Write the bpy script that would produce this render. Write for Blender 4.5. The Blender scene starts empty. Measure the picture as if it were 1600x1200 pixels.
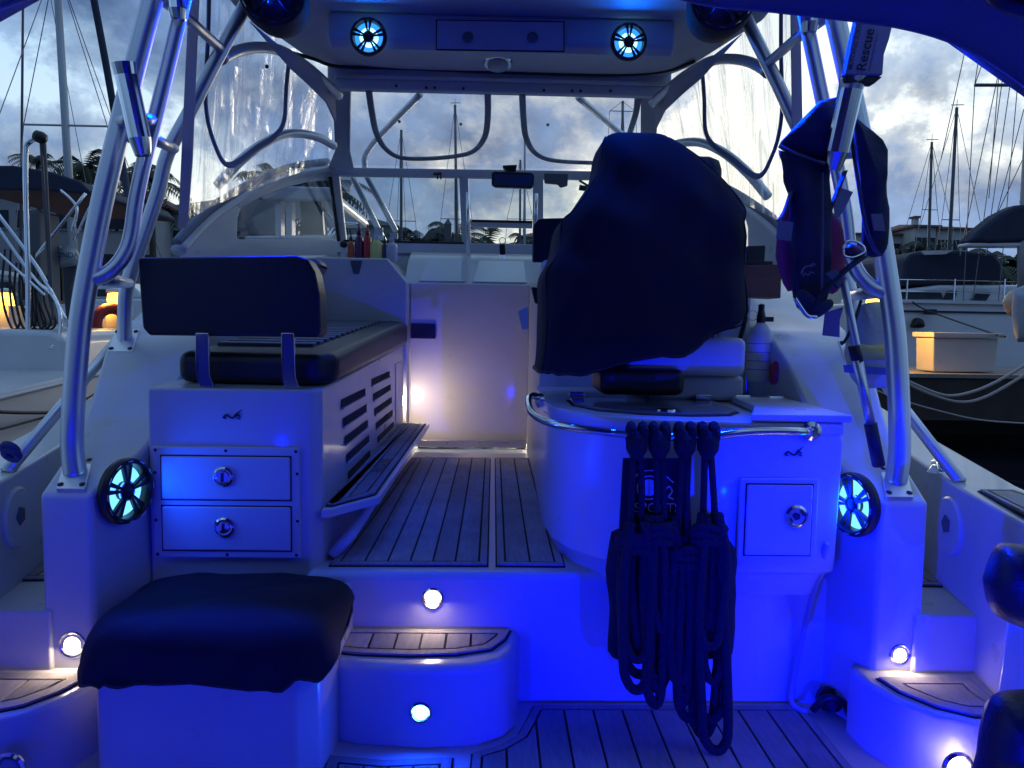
import bpy, bmesh, math, random
from mathutils import Vector, Matrix, noise
R = math.radians
random.seed(7)
sc = bpy.context.scene
# ------------------------------------------------------------------ camera
FOC, EYE, PITCH, YAW, ROLL = 1150.0, 1.28, math.atan(90/1150), R(1.5), R(0.9)
fw = Vector((math.sin(YAW)*math.cos(PITCH), math.cos(YAW)*math.cos(PITCH), -math.sin(PITCH)))
r0 = Vector((math.cos(YAW), -math.sin(YAW), 0)); u0 = r0.cross(fw)
RT = r0*math.cos(ROLL) + u0*math.sin(ROLL); UP = RT.cross(fw)
EYEP = Vector((0, 0, EYE))
cd = bpy.data.cameras.new('camera'); cam = bpy.data.objects.new('camera', cd); sc.collection.objects.link(cam)
cam.matrix_world = Matrix(((RT.x, UP.x, -fw.x, 0), (RT.y, UP.y, -fw.y, 0), (RT.z, UP.z, -fw.z, EYE), (0, 0, 0, 1)))
cd.sensor_width = 36; cd.sensor_fit = 'HORIZONTAL'; cd.lens = 36*FOC/1600; cd.clip_start = 0.05; cd.clip_end = 5000
sc.camera = cam
def at(px, py, Y):
    """measured point: where the sight line of photo pixel (px, py) is Y metres ahead"""
    v = fw + RT*((px-800)/FOC) + UP*((600-py)/FOC)
    return EYEP + v*(Y/v.y)
# ------------------------------------------------------------------ world
SUN_EL, SUN_AZ = 3.0, 9.0          # degrees; azimuth measured to the right of straight ahead
w = bpy.data.worlds.new('World'); sc.world = w; w.use_nodes = True
nt = w.node_tree; N = nt.nodes; L = nt.links; N.clear()
def wn(t, **k):
    n = N.new(t)
    for a, b in k.items(): setattr(n, a, b)
    return n
def mixc(a, b, fac, blend='MIX'):
    m = wn('ShaderNodeMix', data_type='RGBA', blend_type=blend)
    for s, v in ((6, a), (7, b), (0, fac)):
        if hasattr(v, 'links'): L.new(v, m.inputs[s])
        elif s == 0: m.inputs[0].default_value = v
        else: m.inputs[s].default_value = (*v, 1)
    return m.outputs[2]
def ramp(src, p):
    r = wn('ShaderNodeValToRGB'); e = r.color_ramp.elements
    while len(e) < len(p): e.new(.5)
    for i, (q, c) in enumerate(p):
        e[i].position = q; e[i].color = (c, c, c, 1) if not isinstance(c, tuple) else (*c, 1)
    L.new(src, r.inputs[0]); return r.outputs[0]
def mth(op, a, b=None):
    m = wn('ShaderNodeMath', operation=op)
    for i, v in enumerate((a, b)):
        if v is None: continue
        if hasattr(v, 'links'): L.new(v, m.inputs[i])
        else: m.inputs[i].default_value = v
    return m.outputs[0]
sky = wn('ShaderNodeTexSky', sky_type='NISHITA', sun_disc=False)
sky.sun_elevation = R(SUN_EL); sky.sun_rotation = R(SUN_AZ); sky.air_density = 1.2; sky.dust_density = 0.6; sky.ozone_density = 2.5
tc = wn('ShaderNodeTexCoord')
mp = wn('ShaderNodeMapping'); mp.inputs['Scale'].default_value = (1, 1, 1.35); mp.inputs['Location'].default_value = (3.1, 2.2, 0.3); L.new(tc.outputs['Generated'], mp.inputs[0])
n1 = wn('ShaderNodeTexNoise'); n1.inputs['Scale'].default_value = 2.7; n1.inputs['Detail'].default_value = 10; n1.inputs['Roughness'].default_value = .60; n1.inputs['Distortion'].default_value = .15
L.new(mp.outputs[0], n1.inputs[0])
n2 = wn('ShaderNodeTexNoise'); n2.inputs['Scale'].default_value = 8; n2.inputs['Detail'].default_value = 8; n2.inputs['Roughness'].default_value = .6
L.new(mp.outputs[0], n2.inputs[0])
sx = wn('ShaderNodeSeparateXYZ'); L.new(tc.outputs['Generated'], sx.inputs[0])
sund = Vector((math.sin(R(SUN_AZ))*math.cos(R(8)), math.cos(R(SUN_AZ))*math.cos(R(8)), math.sin(R(8))))
dp = wn('ShaderNodeVectorMath', operation='DOT_PRODUCT'); L.new(tc.outputs['Generated'], dp.inputs[0]); dp.inputs[1].default_value = sund
glow = ramp(dp.outputs['Value'], [(.84, 0.0), (.95, .45), (1.0, 1.0)])       # sun behind the clouds
low = ramp(sx.outputs['Z'], [(.0, 1.0), (.12, .8), (.34, 0.0)])
front = ramp(dp.outputs['Value'], [(.62, 0.0), (.92, 1.0)])
gap = mixc((.50, .74, 1.0), (1.15, 1.08, .84), mth('MULTIPLY', low, front))
gap = mixc(gap, (1.40, 1.34, 1.12), glow)
skyc = mixc(sky.outputs[0], (0.10, 0.10, 0.10), 1.0, 'MULTIPLY')
gap = mixc(skyc, gap, .88)
shade = mixc((.038, .08, .20), (.19, .31, .55), ramp(n2.outputs[0], [(.36, 0.0), (.66, 1.0)]))
mask = ramp(mth('ADD', mth('MULTIPLY', n1.outputs[0], .74), mth('MULTIPLY', n2.outputs[0], .26)), [(.468, 0.0), (.497, .52), (.56, .90), (.65, 1.0)])
col = mixc(gap, shade, mask)
dusk = ramp(mth('ADD', mth('MULTIPLY', dp.outputs['Value'], .5), .5), [(.0, (.30, .37, .50)), (.5, (.45, .53, .66)), (.80, (.78, .82, .87)), (.95, (1.0, 1.0, 1.0))])   # the sky dims away from the set sun
col = mixc(col, dusk, 1.0, 'MULTIPLY')
bg = wn('ShaderNodeBackground'); bg.inputs[1].default_value = 1.3; L.new(col, bg.inputs[0])
wo = wn('ShaderNodeOutputWorld'); L.new(bg.outputs[0], wo.inputs[0])
sd = bpy.data.lights.new('sun', 'SUN'); sd.energy = 0.35; sd.angle = R(14); sd.color = (1, .86, .68)
sun = bpy.data.objects.new('sun', sd); sc.collection.objects.link(sun)
sun.rotation_euler = (-Vector((math.sin(R(SUN_AZ))*math.cos(R(SUN_EL+4)), math.cos(R(SUN_AZ))*math.cos(R(SUN_EL+4)), math.sin(R(SUN_EL+4))))).to_track_quat('-Z', 'Y').to_euler()
sc.view_settings.view_transform = 'Standard'; sc.view_settings.look = 'None'; sc.view_settings.gamma = 1; sc.view_settings.exposure = 0.0
sc.render.engine = 'CYCLES'; sc.cycles.use_denoising = True; sc.cycles.max_bounces = 7; sc.cycles.transparent_max_bounces = 24
sc.cycles.sample_clamp_indirect = 4; sc.cycles.caustics_reflective = False; sc.cycles.caustics_refractive = False
# ------------------------------------------------------------------ materials
MATS = {}
def mat(name, col=(.5, .5, .5), rough=.5, metal=0, coat=0, bump=0, bscale=40, var=.0, vscale=3, rvar=0, emit=None, es=0, sheen=0, stretch=None):
    if name in MATS: return MATS[name]
    m = bpy.data.materials.new(name); m.use_nodes = True; MATS[name] = m
    t = m.node_tree; b = t.nodes['Principled BSDF']; li = t.links
    b.inputs['Base Color'].default_value = (*col, 1); b.inputs['Roughness'].default_value = rough; b.inputs['Metallic'].default_value = metal
    b.inputs['Coat Weight'].default_value = coat; b.inputs['Coat Roughness'].default_value = .08
    if sheen: b.inputs['Sheen Weight'].default_value = sheen
    tcn = t.nodes.new('ShaderNodeTexCoord'); src = tcn.outputs['Object']
    if stretch:
        q = t.nodes.new('ShaderNodeMapping'); q.inputs['Scale'].default_value = stretch; li.new(src, q.inputs[0]); src = q.outputs[0]
    if var:
        n = t.nodes.new('ShaderNodeTexNoise'); n.inputs['Scale'].default_value = vscale; n.inputs['Detail'].default_value = 6; li.new(src, n.inputs[0])
        r = t.nodes.new('ShaderNodeValToRGB'); r.color_ramp.elements[0].position = .3; r.color_ramp.elements[1].position = .7
        r.color_ramp.elements[0].color = (*[c*(1-var) for c in col], 1); r.color_ramp.elements[1].color = (*[min(1, c*(1+var*.6)) for c in col], 1)
        li.new(n.outputs[0], r.inputs[0]); li.new(r.outputs[0], b.inputs['Base Color'])
    if rvar:
        n = t.nodes.new('ShaderNodeTexNoise'); n.inputs['Scale'].default_value = 9; n.inputs['Detail'].default_value = 5; li.new(src, n.inputs[0])
        mr = t.nodes.new('ShaderNodeMapRange'); mr.inputs[1].default_value = .3; mr.inputs[2].default_value = .7; mr.inputs[3].default_value = max(.02, rough-rvar); mr.inputs[4].default_value = rough+rvar
        li.new(n.outputs[0], mr.inputs[0]); li.new(mr.outputs[0], b.inputs['Roughness'])
    if bump:
        n = t.nodes.new('ShaderNodeTexNoise'); n.inputs['Scale'].default_value = bscale; n.inputs['Detail'].default_value = 4; li.new(src, n.inputs[0])
        bp = t.nodes.new('ShaderNodeBump'); bp.inputs['Strength'].default_value = bump; bp.inputs['Distance'].default_value = .01; li.new(n.outputs[0], bp.inputs['Height']); li.new(bp.outputs[0], b.inputs['Normal'])
    if emit:
        b.inputs['Emission Color'].default_value = (*emit, 1); b.inputs['Emission Strength'].default_value = es
    return m
GEL = mat('gelcoat', (.62, .63, .66), .32, coat=.25, var=.05, vscale=3.5, rvar=.05)
GELM = mat('gelcoat_matt', (.66, .66, .68), .5, var=.06, vscale=6, rvar=.04)
PADM = mat('deck_foam', (.37, .355, .39), .75, bump=.35, bscale=260, var=.16, vscale=14, stretch=(6, 1, 1))
t = PADM.node_tree; oi = t.nodes.new('ShaderNodeObjectInfo'); hv = t.nodes.new('ShaderNodeHueSaturation'); bs_ = t.nodes['Principled BSDF']; lk = bs_.inputs['Base Color'].links[0].from_socket
mr_ = t.nodes.new('ShaderNodeMapRange'); mr_.inputs[3].default_value = .80; mr_.inputs[4].default_value = 1.18; t.links.new(oi.outputs['Random'], mr_.inputs[0]); t.links.new(mr_.outputs[0], hv.inputs['Value']); t.links.new(lk, hv.inputs['Color'])
sn = t.nodes.new('ShaderNodeTexNoise'); sn.inputs['Scale'].default_value = 3.5; sn.inputs['Detail'].default_value = 5; sr = t.nodes.new('ShaderNodeMapRange'); sr.inputs[1].default_value = .35; sr.inputs[2].default_value = .7; sr.inputs[3].default_value = .78; sr.inputs[4].default_value = 1.1
gx = t.nodes.new('ShaderNodeNewGeometry'); t.links.new(gx.outputs['Position'], sn.inputs[0]); t.links.new(sn.outputs[0], sr.inputs[0]); mu = t.nodes.new('ShaderNodeMix'); mu.data_type = 'RGBA'; mu.blend_type = 'MULTIPLY'; mu.inputs[0].default_value = 1
t.links.new(hv.outputs[0], mu.inputs[6]); t.links.new(sr.outputs[0], mu.inputs[7]); t.links.new(mu.outputs[2], bs_.inputs['Base Color'])
GROOVE = mat('foam_groove', (.012, .011, .014), .8)
ALU = mat('anodised_tube', (.70, .71, .74), .36, metal=.9, var=.02, rvar=.02)
CHR = mat('polished_steel', (.85, .86, .88), .1, metal=1, rvar=.05)
VINYL = mat('navy_vinyl', (.009, .010, .014), .42, bump=.25, bscale=90, var=.2, vscale=5)
VINYLG = mat('grey_vinyl', (.10, .115, .135), .5, bump=.25, bscale=90, var=.2, vscale=7)
COVER = mat('cover_cloth', (.007, .007, .011), .88, bump=.12, bscale=180, var=.3, vscale=4)
ROPE = mat('dock_rope', (.006, .006, .010), .85, bump=1.0, bscale=110)
BLK = mat('black_plastic', (.008, .008, .010), .42, rvar=.1)
BLKR = mat('black_rubber', (.012, .012, .014), .6)
BLACKP = mat('black_print', (.015, .015, .03), .6)
CANVAS = mat('canvas', (.55, .55, .58), .8, bump=.35, bscale=300, var=.12)
BIND = mat('canvas_binding', (.26, .28, .36), .75, bump=.3, bscale=200, var=.1)
PURP = mat('zip_webbing', (.55, .45, .50), .7, bump=.3, bscale=150, var=.1)
BLUECAN = mat('blue_canvas', (.10, .11, .2), .75, bump=.3, bscale=250, var=.15)
def emis(name, col, s):
    if name in MATS: return MATS[name]
    m = bpy.data.materials.new(name); m.use_nodes = True; MATS[name] = m; t = m.node_tree
    for n in list(t.nodes):
        if n.type == 'BSDF_PRINCIPLED': t.nodes.remove(n)
    e = t.nodes.new('ShaderNodeEmission'); e.inputs[0].default_value = (*col, 1); e.inputs[1].default_value = s
    o = [n for n in t.nodes if n.type == 'OUTPUT_MATERIAL'][0]; t.links.new(e.outputs[0], o.inputs[0]); return m
WARM = emis('warm_led', (1, .82, .62), 9)
LEDB = emis('blue_led', (.03, .26, 1), 1.6)
LEDH = emis('hub_led', (.30, .75, 1), 3.0)
LEDC = emis('cyan_led', (.14, .52, 1), 2.0)
LEDD = emis('deep_blue_led', (.01, .05, 1), 6)
LEDP = emis('blue_puck_led', (.12, .55, 1), 12)
AMB = emis('amber_lamp', (1, .55, .06), 6)
def clear(name, tint=(.93, .95, .97), gloss=.08, streak=0, haze=0, wob=0):
    m = bpy.data.materials.new(name); m.use_nodes = True; t = m.node_tree; li = t.links; MATS[name] = m
    for n in list(t.nodes):
        if n.type == 'BSDF_PRINCIPLED': t.nodes.remove(n)
    o = [n for n in t.nodes if n.type == 'OUTPUT_MATERIAL'][0]
    tr = t.nodes.new('ShaderNodeBsdfTransparent'); tr.inputs[0].default_value = (*tint, 1)
    gl = t.nodes.new('ShaderNodeBsdfGlossy'); gl.inputs['Roughness'].default_value = .04
    fr = t.nodes.new('ShaderNodeLayerWeight'); fr.inputs[0].default_value = .5
    pw = t.nodes.new('ShaderNodeMath'); pw.operation = 'POWER'; pw.inputs[1].default_value = 4.5; li.new(fr.outputs['Facing'], pw.inputs[0])
    sc_ = t.nodes.new('ShaderNodeMath'); sc_.operation = 'MULTIPLY_ADD'; sc_.inputs[1].default_value = .75; sc_.inputs[2].default_value = .035; li.new(pw.outputs[0], sc_.inputs[0])
    mx = t.nodes.new('ShaderNodeMixShader'); li.new(sc_.outputs[0], mx.inputs[0]); li.new(tr.outputs[0], mx.inputs[1]); li.new(gl.outputs[0], mx.inputs[2])
    out = mx.outputs[0]
    if streak:
        c = t.nodes.new('ShaderNodeTexCoord'); q = t.nodes.new('ShaderNodeMapping'); q.inputs['Scale'].default_value = (5, 5, .42); li.new(c.outputs['Object'], q.inputs[0])
        n = t.nodes.new('ShaderNodeTexNoise'); n.inputs['Scale'].default_value = 2.4; n.inputs['Detail'].default_value = 7; n.inputs['Roughness'].default_value = .62; n.inputs['Distortion'].default_value = 1.1; li.new(q.outputs[0], n.inputs[0])
        bp = t.nodes.new('ShaderNodeBump'); bp.inputs['Strength'].default_value = wob or .45; bp.inputs['Distance'].default_value = .06; li.new(n.outputs[0], bp.inputs['Height']); li.new(bp.outputs[0], gl.inputs['Normal']); li.new(bp.outputs[0], fr.inputs['Normal'])
        r = t.nodes.new('ShaderNodeValToRGB'); r.color_ramp.elements[0].position = .54; r.color_ramp.elements[1].position = .68
        r.color_ramp.elements[0].color = (0, 0, 0, 1); r.color_ramp.elements[1].color = (streak,)*3 + (1,); li.new(n.outputs[0], r.inputs[0])
        tl = t.nodes.new('ShaderNodeBsdfTranslucent'); tl.inputs[0].default_value = (.95, .95, .95, 1)
        ad = t.nodes.new('ShaderNodeMath'); ad.operation = 'ADD'; ad.inputs[1].default_value = haze; li.new(r.outputs[0], ad.inputs[0])
        m2 = t.nodes.new('ShaderNodeMixShader'); li.new(ad.outputs[0], m2.inputs[0]); li.new(out, m2.inputs[1]); li.new(tl.outputs[0], m2.inputs[2]); out = m2.outputs[0]
    li.new(out, o.inputs[0]); return m
VIN = clear('clear_vinyl', (.90, .92, .95), streak=.6, haze=.05)
VINF = clear('clear_vinyl_flat', (.95, .96, .97), streak=.10, haze=.01, wob=.04)
GLASS = clear('window_glass', (.86, .9, .9))
SMOKE = clear('smoked_glass', (.72, .74, .78))
# ------------------------------------------------------------------ mesh helpers
WL = {}
def link(o): sc.collection.objects.link(o)
def empty(name, loc, label=None, cat=None, group=None, parent=None):
    o = bpy.data.objects.new(name, None); link(o); o.location = loc; o.empty_display_size = .1; WL[o.name] = Vector(loc)
    tag(o, label, cat, group); return o
def tag(o, label=None, cat=None, group=None, kind=None):
    if label: o['label'] = label
    if cat: o['category'] = cat
    if group: o['group'] = group
    if kind: o['kind'] = kind
    return o
def mk(name, geo, m, parent=None, smooth=False, bevel=0, seg=2, subsurf=0, label=None, cat=None, group=None, kind=None):
    V, F = geo
    me = bpy.data.meshes.new(name); base = Vector((0, 0, 0))
    if parent is None and kind != 'structure':
        xs = [v[0] for v in V]; ys = [v[1] for v in V]; base = Vector(((min(xs)+max(xs))/2, (min(ys)+max(ys))/2, min(v[2] for v in V)))
    me.from_pydata([(v[0]-base.x, v[1]-base.y, v[2]-base.z) for v in V], [], [list(f) for f in F]); me.materials.append(m)
    bm = bmesh.new(); bm.from_mesh(me); bmesh.ops.recalc_face_normals(bm, faces=bm.faces); bm.to_mesh(me); bm.free()
    if smooth or bevel: me.shade_smooth()
    o = bpy.data.objects.new(name, me); link(o); o.location = base; WL[o.name] = base
    if parent is not None:
        o.parent = parent; o.matrix_parent_inverse = Matrix.Translation(-WL[parent.name])
    if bevel:
        b = o.modifiers.new('bevel', 'BEVEL'); b.width = bevel; b.segments = seg; b.limit_method = 'ANGLE'; b.angle_limit = R(28); b.harden_normals = True
    if subsurf:
        s = o.modifiers.new('subd', 'SUBSURF'); s.levels = subsurf; s.render_levels = subsurf
    return tag(o, label, cat, group, kind)
def join(*gs):
    V, F = [], []
    for v, f in gs:
        n = len(V); V += list(v); F += [[i+n for i in q] for q in f]
    return V, F
def box(x0, x1, y0, y1, z0, z1):
    V = [(x, y, z) for z in (z0, z1) for y in (y0, y1) for x in (x0, x1)]
    return V, [(0, 2, 3, 1), (4, 5, 7, 6), (0, 1, 5, 4), (2, 6, 7, 3), (0, 4, 6, 2), (1, 3, 7, 5)]
def prism(P, vec):
    """closed solid: polygon of 3D points pushed along vec"""
    n = len(P); vec = Vector(vec); V = [Vector(p) for p in P] + [Vector(p)+vec for p in P]
    return V, [list(range(n))[::-1], list(range(n, 2*n))] + [(i, (i+1) % n, (i+1) % n+n, i+n) for i in range(n)]
def slab(P2, z0, z1): return prism([(x, y, z0) for x, y in P2], (0, 0, z1-z0))
def catmull(P, k=6):
    P = [Vector(p) for p in P]; out = []
    for i in range(len(P)-1):
        a = P[max(0, i-1)]; b = P[i]; c = P[i+1]; d = P[min(len(P)-1, i+2)]
        for j in range(k):
            t = j/k; out.append(.5*((2*b) + (c-a)*t + (2*a-5*b+4*c-d)*t*t + (3*b-a-3*c+d)*t**3))
    return out + [P[-1]]
def tube(P, r, n=10, smoothpath=0, flat=1.0, cap=True):
    P = [Vector(p) for p in P]
    if smoothpath: P = catmull(P, smoothpath)
    rr = r if isinstance(r, (list, tuple)) else None
    V, F = [], []; prev = None
    for i, p in enumerate(P):
        d = (P[min(i+1, len(P)-1)] - P[max(0, i-1)]).normalized()
        if prev is None:
            a = Vector((0, 0, 1)) if abs(d.z) < .9 else Vector((1, 0, 0)); u = d.cross(a).normalized()
        else: u = (prev - d*prev.dot(d)).normalized()
        prev = u; v = d.cross(u)
        q = (rr[0] + (rr[-1]-rr[0])*i/(len(P)-1)) if rr else r
        for k in range(n):
            a = 2*math.pi*k/n; V.append(p + u*math.cos(a)*q + v*math.sin(a)*q*flat)
    m = len(P)
    for i in range(m-1):
        for k in range(n): F.append((i*n+k, i*n+(k+1) % n, (i+1)*n+(k+1) % n, (i+1)*n+k))
    if cap: F += [list(range(n))[::-1], list(range((m-1)*n, m*n))]
    return V, F
def lathe(c, axis, prof, n=20, closed=False):
    """prof: list of (radius, distance along axis)"""
    c = Vector(c); ax = Vector(axis).normalized(); a = Vector((0, 0, 1)) if abs(ax.z) < .9 else Vector((1, 0, 0)); u = ax.cross(a).normalized(); v = ax.cross(u)
    V, F = [], []
    for r, h in prof:
        for k in range(n):
            t = 2*math.pi*k/n; V.append(c + ax*h + (u*math.cos(t) + v*math.sin(t))*r)
    m = len(prof)
    for i in range(m-1 + (1 if closed else 0)):
        j = (i+1) % m
        for k in range(n): F.append((i*n+k, i*n+(k+1) % n, j*n+(k+1) % n, j*n+k))
    if not closed: F += [list(range(n))[::-1], list(range((m-1)*n, m*n))]
    return V, F
def ring(c, axis, ro, ri, h0, h1, n=28): return lathe(c, axis, [(ri, h0), (ro, h0), (ro, h1), (ri, h1)], n, closed=True)
def strip(A, B, th=None):
    """sheet between two rails"""
    n = len(A); V = [Vector(p) for p in A] + [Vector(p) for p in B]
    g = V, [(i, i+1, n+i+1, n+i) for i in range(n-1)]
    return g
def thick(P, vec): return prism(P, vec)
def mir(geo): return [(-v[0], v[1], v[2]) for v in geo[0]], geo[1]
def inset(P, d):
    A = sum(P[i][0]*P[(i+1) % len(P)][1]-P[(i+1) % len(P)][0]*P[i][1] for i in range(len(P)))
    if A < 0: P = P[::-1]
    out = []; n = len(P)
    for i in range(n):
        a, b, c = Vector(P[i-1]), Vector(P[i]), Vector(P[(i+1) % n]); d1 = (b-a).normalized(); d2 = (c-b).normalized()
        n1 = Vector((-d1.y, d1.x)); n2 = Vector((-d2.y, d2.x)); m = (n1+n2)
        m = m/max(.35, m.length_squared)*2 if m.length_squared > 0 else n1
        out.append(tuple(b + m*d*1.0))
    return out
def clipx(P, lo, hi):
    def half(Q, s, k):
        o = []
        for i in range(len(Q)):
            a, b = Q[i], Q[(i+1) % len(Q)]; da = s*(a[0]-k); db = s*(b[0]-k)
            if da >= 0: o.append(a)
            if (da >= 0) != (db >= 0): t = da/(da-db); o.append((a[0]+(b[0]-a[0])*t, a[1]+(b[1]-a[1])*t))
        return o
    P = half(P, 1, lo); return half(P, -1, hi) if P else P
def text_mesh(s, origin, xd, yd, h, bold=0.0):
    cu = bpy.data.curves.new('print', 'FONT'); cu.body = s; cu.size = 1; cu.resolution_u = 3; cu.offset = bold; ob = bpy.data.objects.new('print', cu); link(ob)
    dg = bpy.context.evaluated_depsgraph_get(); me = bpy.data.meshes.new_from_object(ob.evaluated_get(dg))
    V = [v.co.copy() for v in me.vertices]; F = [list(p.vertices) for p in me.polygons]; bpy.data.objects.remove(ob); bpy.data.meshes.remove(me)
    xd = Vector(xd).normalized(); yd = Vector(yd).normalized(); o = Vector(origin); k = h/.72
    return [o + xd*v.x*k + yd*v.y*k for v in V], F
def lamp(name, loc, direc, col, power, size, parent, spread=180):
    l = bpy.data.lights.new(name, 'AREA'); l.shape = 'DISK'; l.size = size; l.energy = power; l.color = col; l.spread = R(spread)
    o = bpy.data.objects.new(name, l); link(o); o.rotation_euler = Vector(direc).to_track_quat('-Z', 'Y').to_euler(); o.location = loc
    WL[o.name] = Vector(loc); o.parent = parent; o.matrix_parent_inverse = Matrix.Translation(-WL[parent.name]); return o
def pillow(P, front, th, wr=.0, seed=0):
    """soft cushion: closed outline of 3D points, bulging by th along front and a bit behind"""
    P = catmull(P + [P[0]], 3)[:-1]; n = len(P); c = sum(P, Vector())/n; fr = Vector(front).normalized(); V, F = [], []
    rows = [(.25, -.5), (.7, -.45), (.95, -.25), (1, 0), (.95, .35), (.8, .7), (.5, .93), (.2, 1)]
    for s, h in rows:
        for p in P:
            q = c + (p-c)*s + fr*th*h
            if wr: q = q + fr*wr*noise.noise(q*14 + Vector((seed, 0, 0)))*s
            V.append(q)
    m = len(rows)
    for i in range(m-1):
        for k in range(n): F.append((i*n+k, i*n+(k+1) % n, (i+1)*n+(k+1) % n, (i+1)*n+k))
    return V, F + [list(range(n))[::-1], list(range((m-1)*n, m*n))]
# ------------------------------------------------------------------ water and ground
WATER = mat('harbour_water', (.006, .010, .022), .06)
t = WATER.node_tree; b = t.nodes['Principled BSDF']; c = t.nodes.new('ShaderNodeTexCoord'); q = t.nodes.new('ShaderNodeMapping'); q.inputs['Scale'].default_value = (1, 1, 1); t.links.new(c.outputs['Object'], q.inputs[0])
n = t.nodes.new('ShaderNodeTexNoise'); n.inputs['Scale'].default_value = 1.6; n.inputs['Detail'].default_value = 3; t.links.new(q.outputs[0], n.inputs[0])
bp = t.nodes.new('ShaderNodeBump'); bp.inputs['Strength'].default_value = .22; bp.inputs['Distance'].default_value = .12; t.links.new(n.outputs[0], bp.inputs['Height']); t.links.new(bp.outputs[0], b.inputs['Normal'])
WZ = -.35
mk('water', ([(-1500, -400, WZ), (1500, -400, WZ), (1500, 2500, WZ), (-1500, 2500, WZ)], [(0, 1, 2, 3)]), WATER, kind='structure')
GRASS = mat('shore_ground', (.06, .07, .05), .9, var=.3)
mk('shore', slab([(-300, 60), (300, 60), (300, 900), (-300, 900)], WZ-.5, .5), GRASS, kind='structure')
# ------------------------------------------------------------------ our boat
boat = empty('motor_boat', (0, 1.5, WZ), 'white motor boat with blue lit cockpit filling the foreground', 'boat')
def part(name, geo, m=GEL, **k): return mk(name, geo, m, k.pop('parent', boat), **k)
def pad(poly, z, width, border=.035, parent=None, grv=.008):
    """foam deck pad: dark base, border frame and separate planks"""
    A = sum(poly[i][0]*poly[(i+1) % len(poly)][1]-poly[(i+1) % len(poly)][0]*poly[i][1] for i in range(len(poly)))
    if A < 0: poly = poly[::-1]
    par = part('deck_pad', slab(poly, z, z+.004), GROOVE)
    o = inset(poly, .006); i2 = inset(poly, border); n = len(o)
    V = [(x, y, z+.003) for x, y in o] + [(x, y, z+.003) for x, y in i2] + [(x, y, z+.010) for x, y in o] + [(x, y, z+.010) for x, y in i2]
    F = []
    for k in range(n):
        j = (k+1) % n; F += [(2*n+k, 2*n+j, 3*n+j, 3*n+k), (k, j, 2*n+j, 2*n+k), (n+j, n+k, 3*n+k, 3*n+j), (k, n+k, n+j, j)]
    mk('pad_border', (V, F), PADM, par)
    inn = inset(poly, border+grv); lo = min(p[0] for p in inn); hi = max(p[0] for p in inn); c = max(1, round((hi-lo)/width)); wd = (hi-lo)/c
    for k in range(c):
        q = clipx(inn, lo+k*wd+(grv/2 if k else 0), lo+(k+1)*wd-(grv/2 if k < c-1 else 0))
        if len(q) > 2: mk('plank', slab(q, z+.003, z+.010), PADM, par)
    return par
# floors
part('cockpit_floor', box(-1.9, 1.9, -1.2, 2.5, -.12, 0))
part('helm_deck', box(-.62, 1.2, 2.42, 4.95, -.02, .45), bevel=.03, seg=4)
part('boarding_step', slab([(-.56, 2.5), (-.53, 2.22), (-.40, 2.165), (-.2, 2.14), (-.04, 2.155), (.05, 2.20), (.085, 2.27), (.11, 2.5)], -.02, .255), bevel=.03, seg=4)
pad([(-.553, 2.475), (-.006, 2.485), (-.006, 4.56), (-.50, 4.55)], .45, .078, .03)
pad([(.018, 2.485), (.26, 2.485), (.26, 4.57), (.018, 4.57)], .45, .078, .03)
pad([(-.50, 2.405), (.075, 2.405), (.055, 2.33), (.01, 2.255), (-.10, 2.215), (-.25, 2.205), (-.40, 2.215), (-.505, 2.235)], .255, .083, .034)
pad([(.15, 2.39), (1.07, 2.39), (1.07, .9), (-.08, .9), (-.05, 2.11), (.03, 2.15), (.09, 2.21), (.12, 2.29)], 0, .098, .03)
pad([(-.47, 2.10), (-.3, 2.075), (-.1, 2.09), (-.10, .9), (-.47, .9)], 0, .08, .035)
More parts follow.
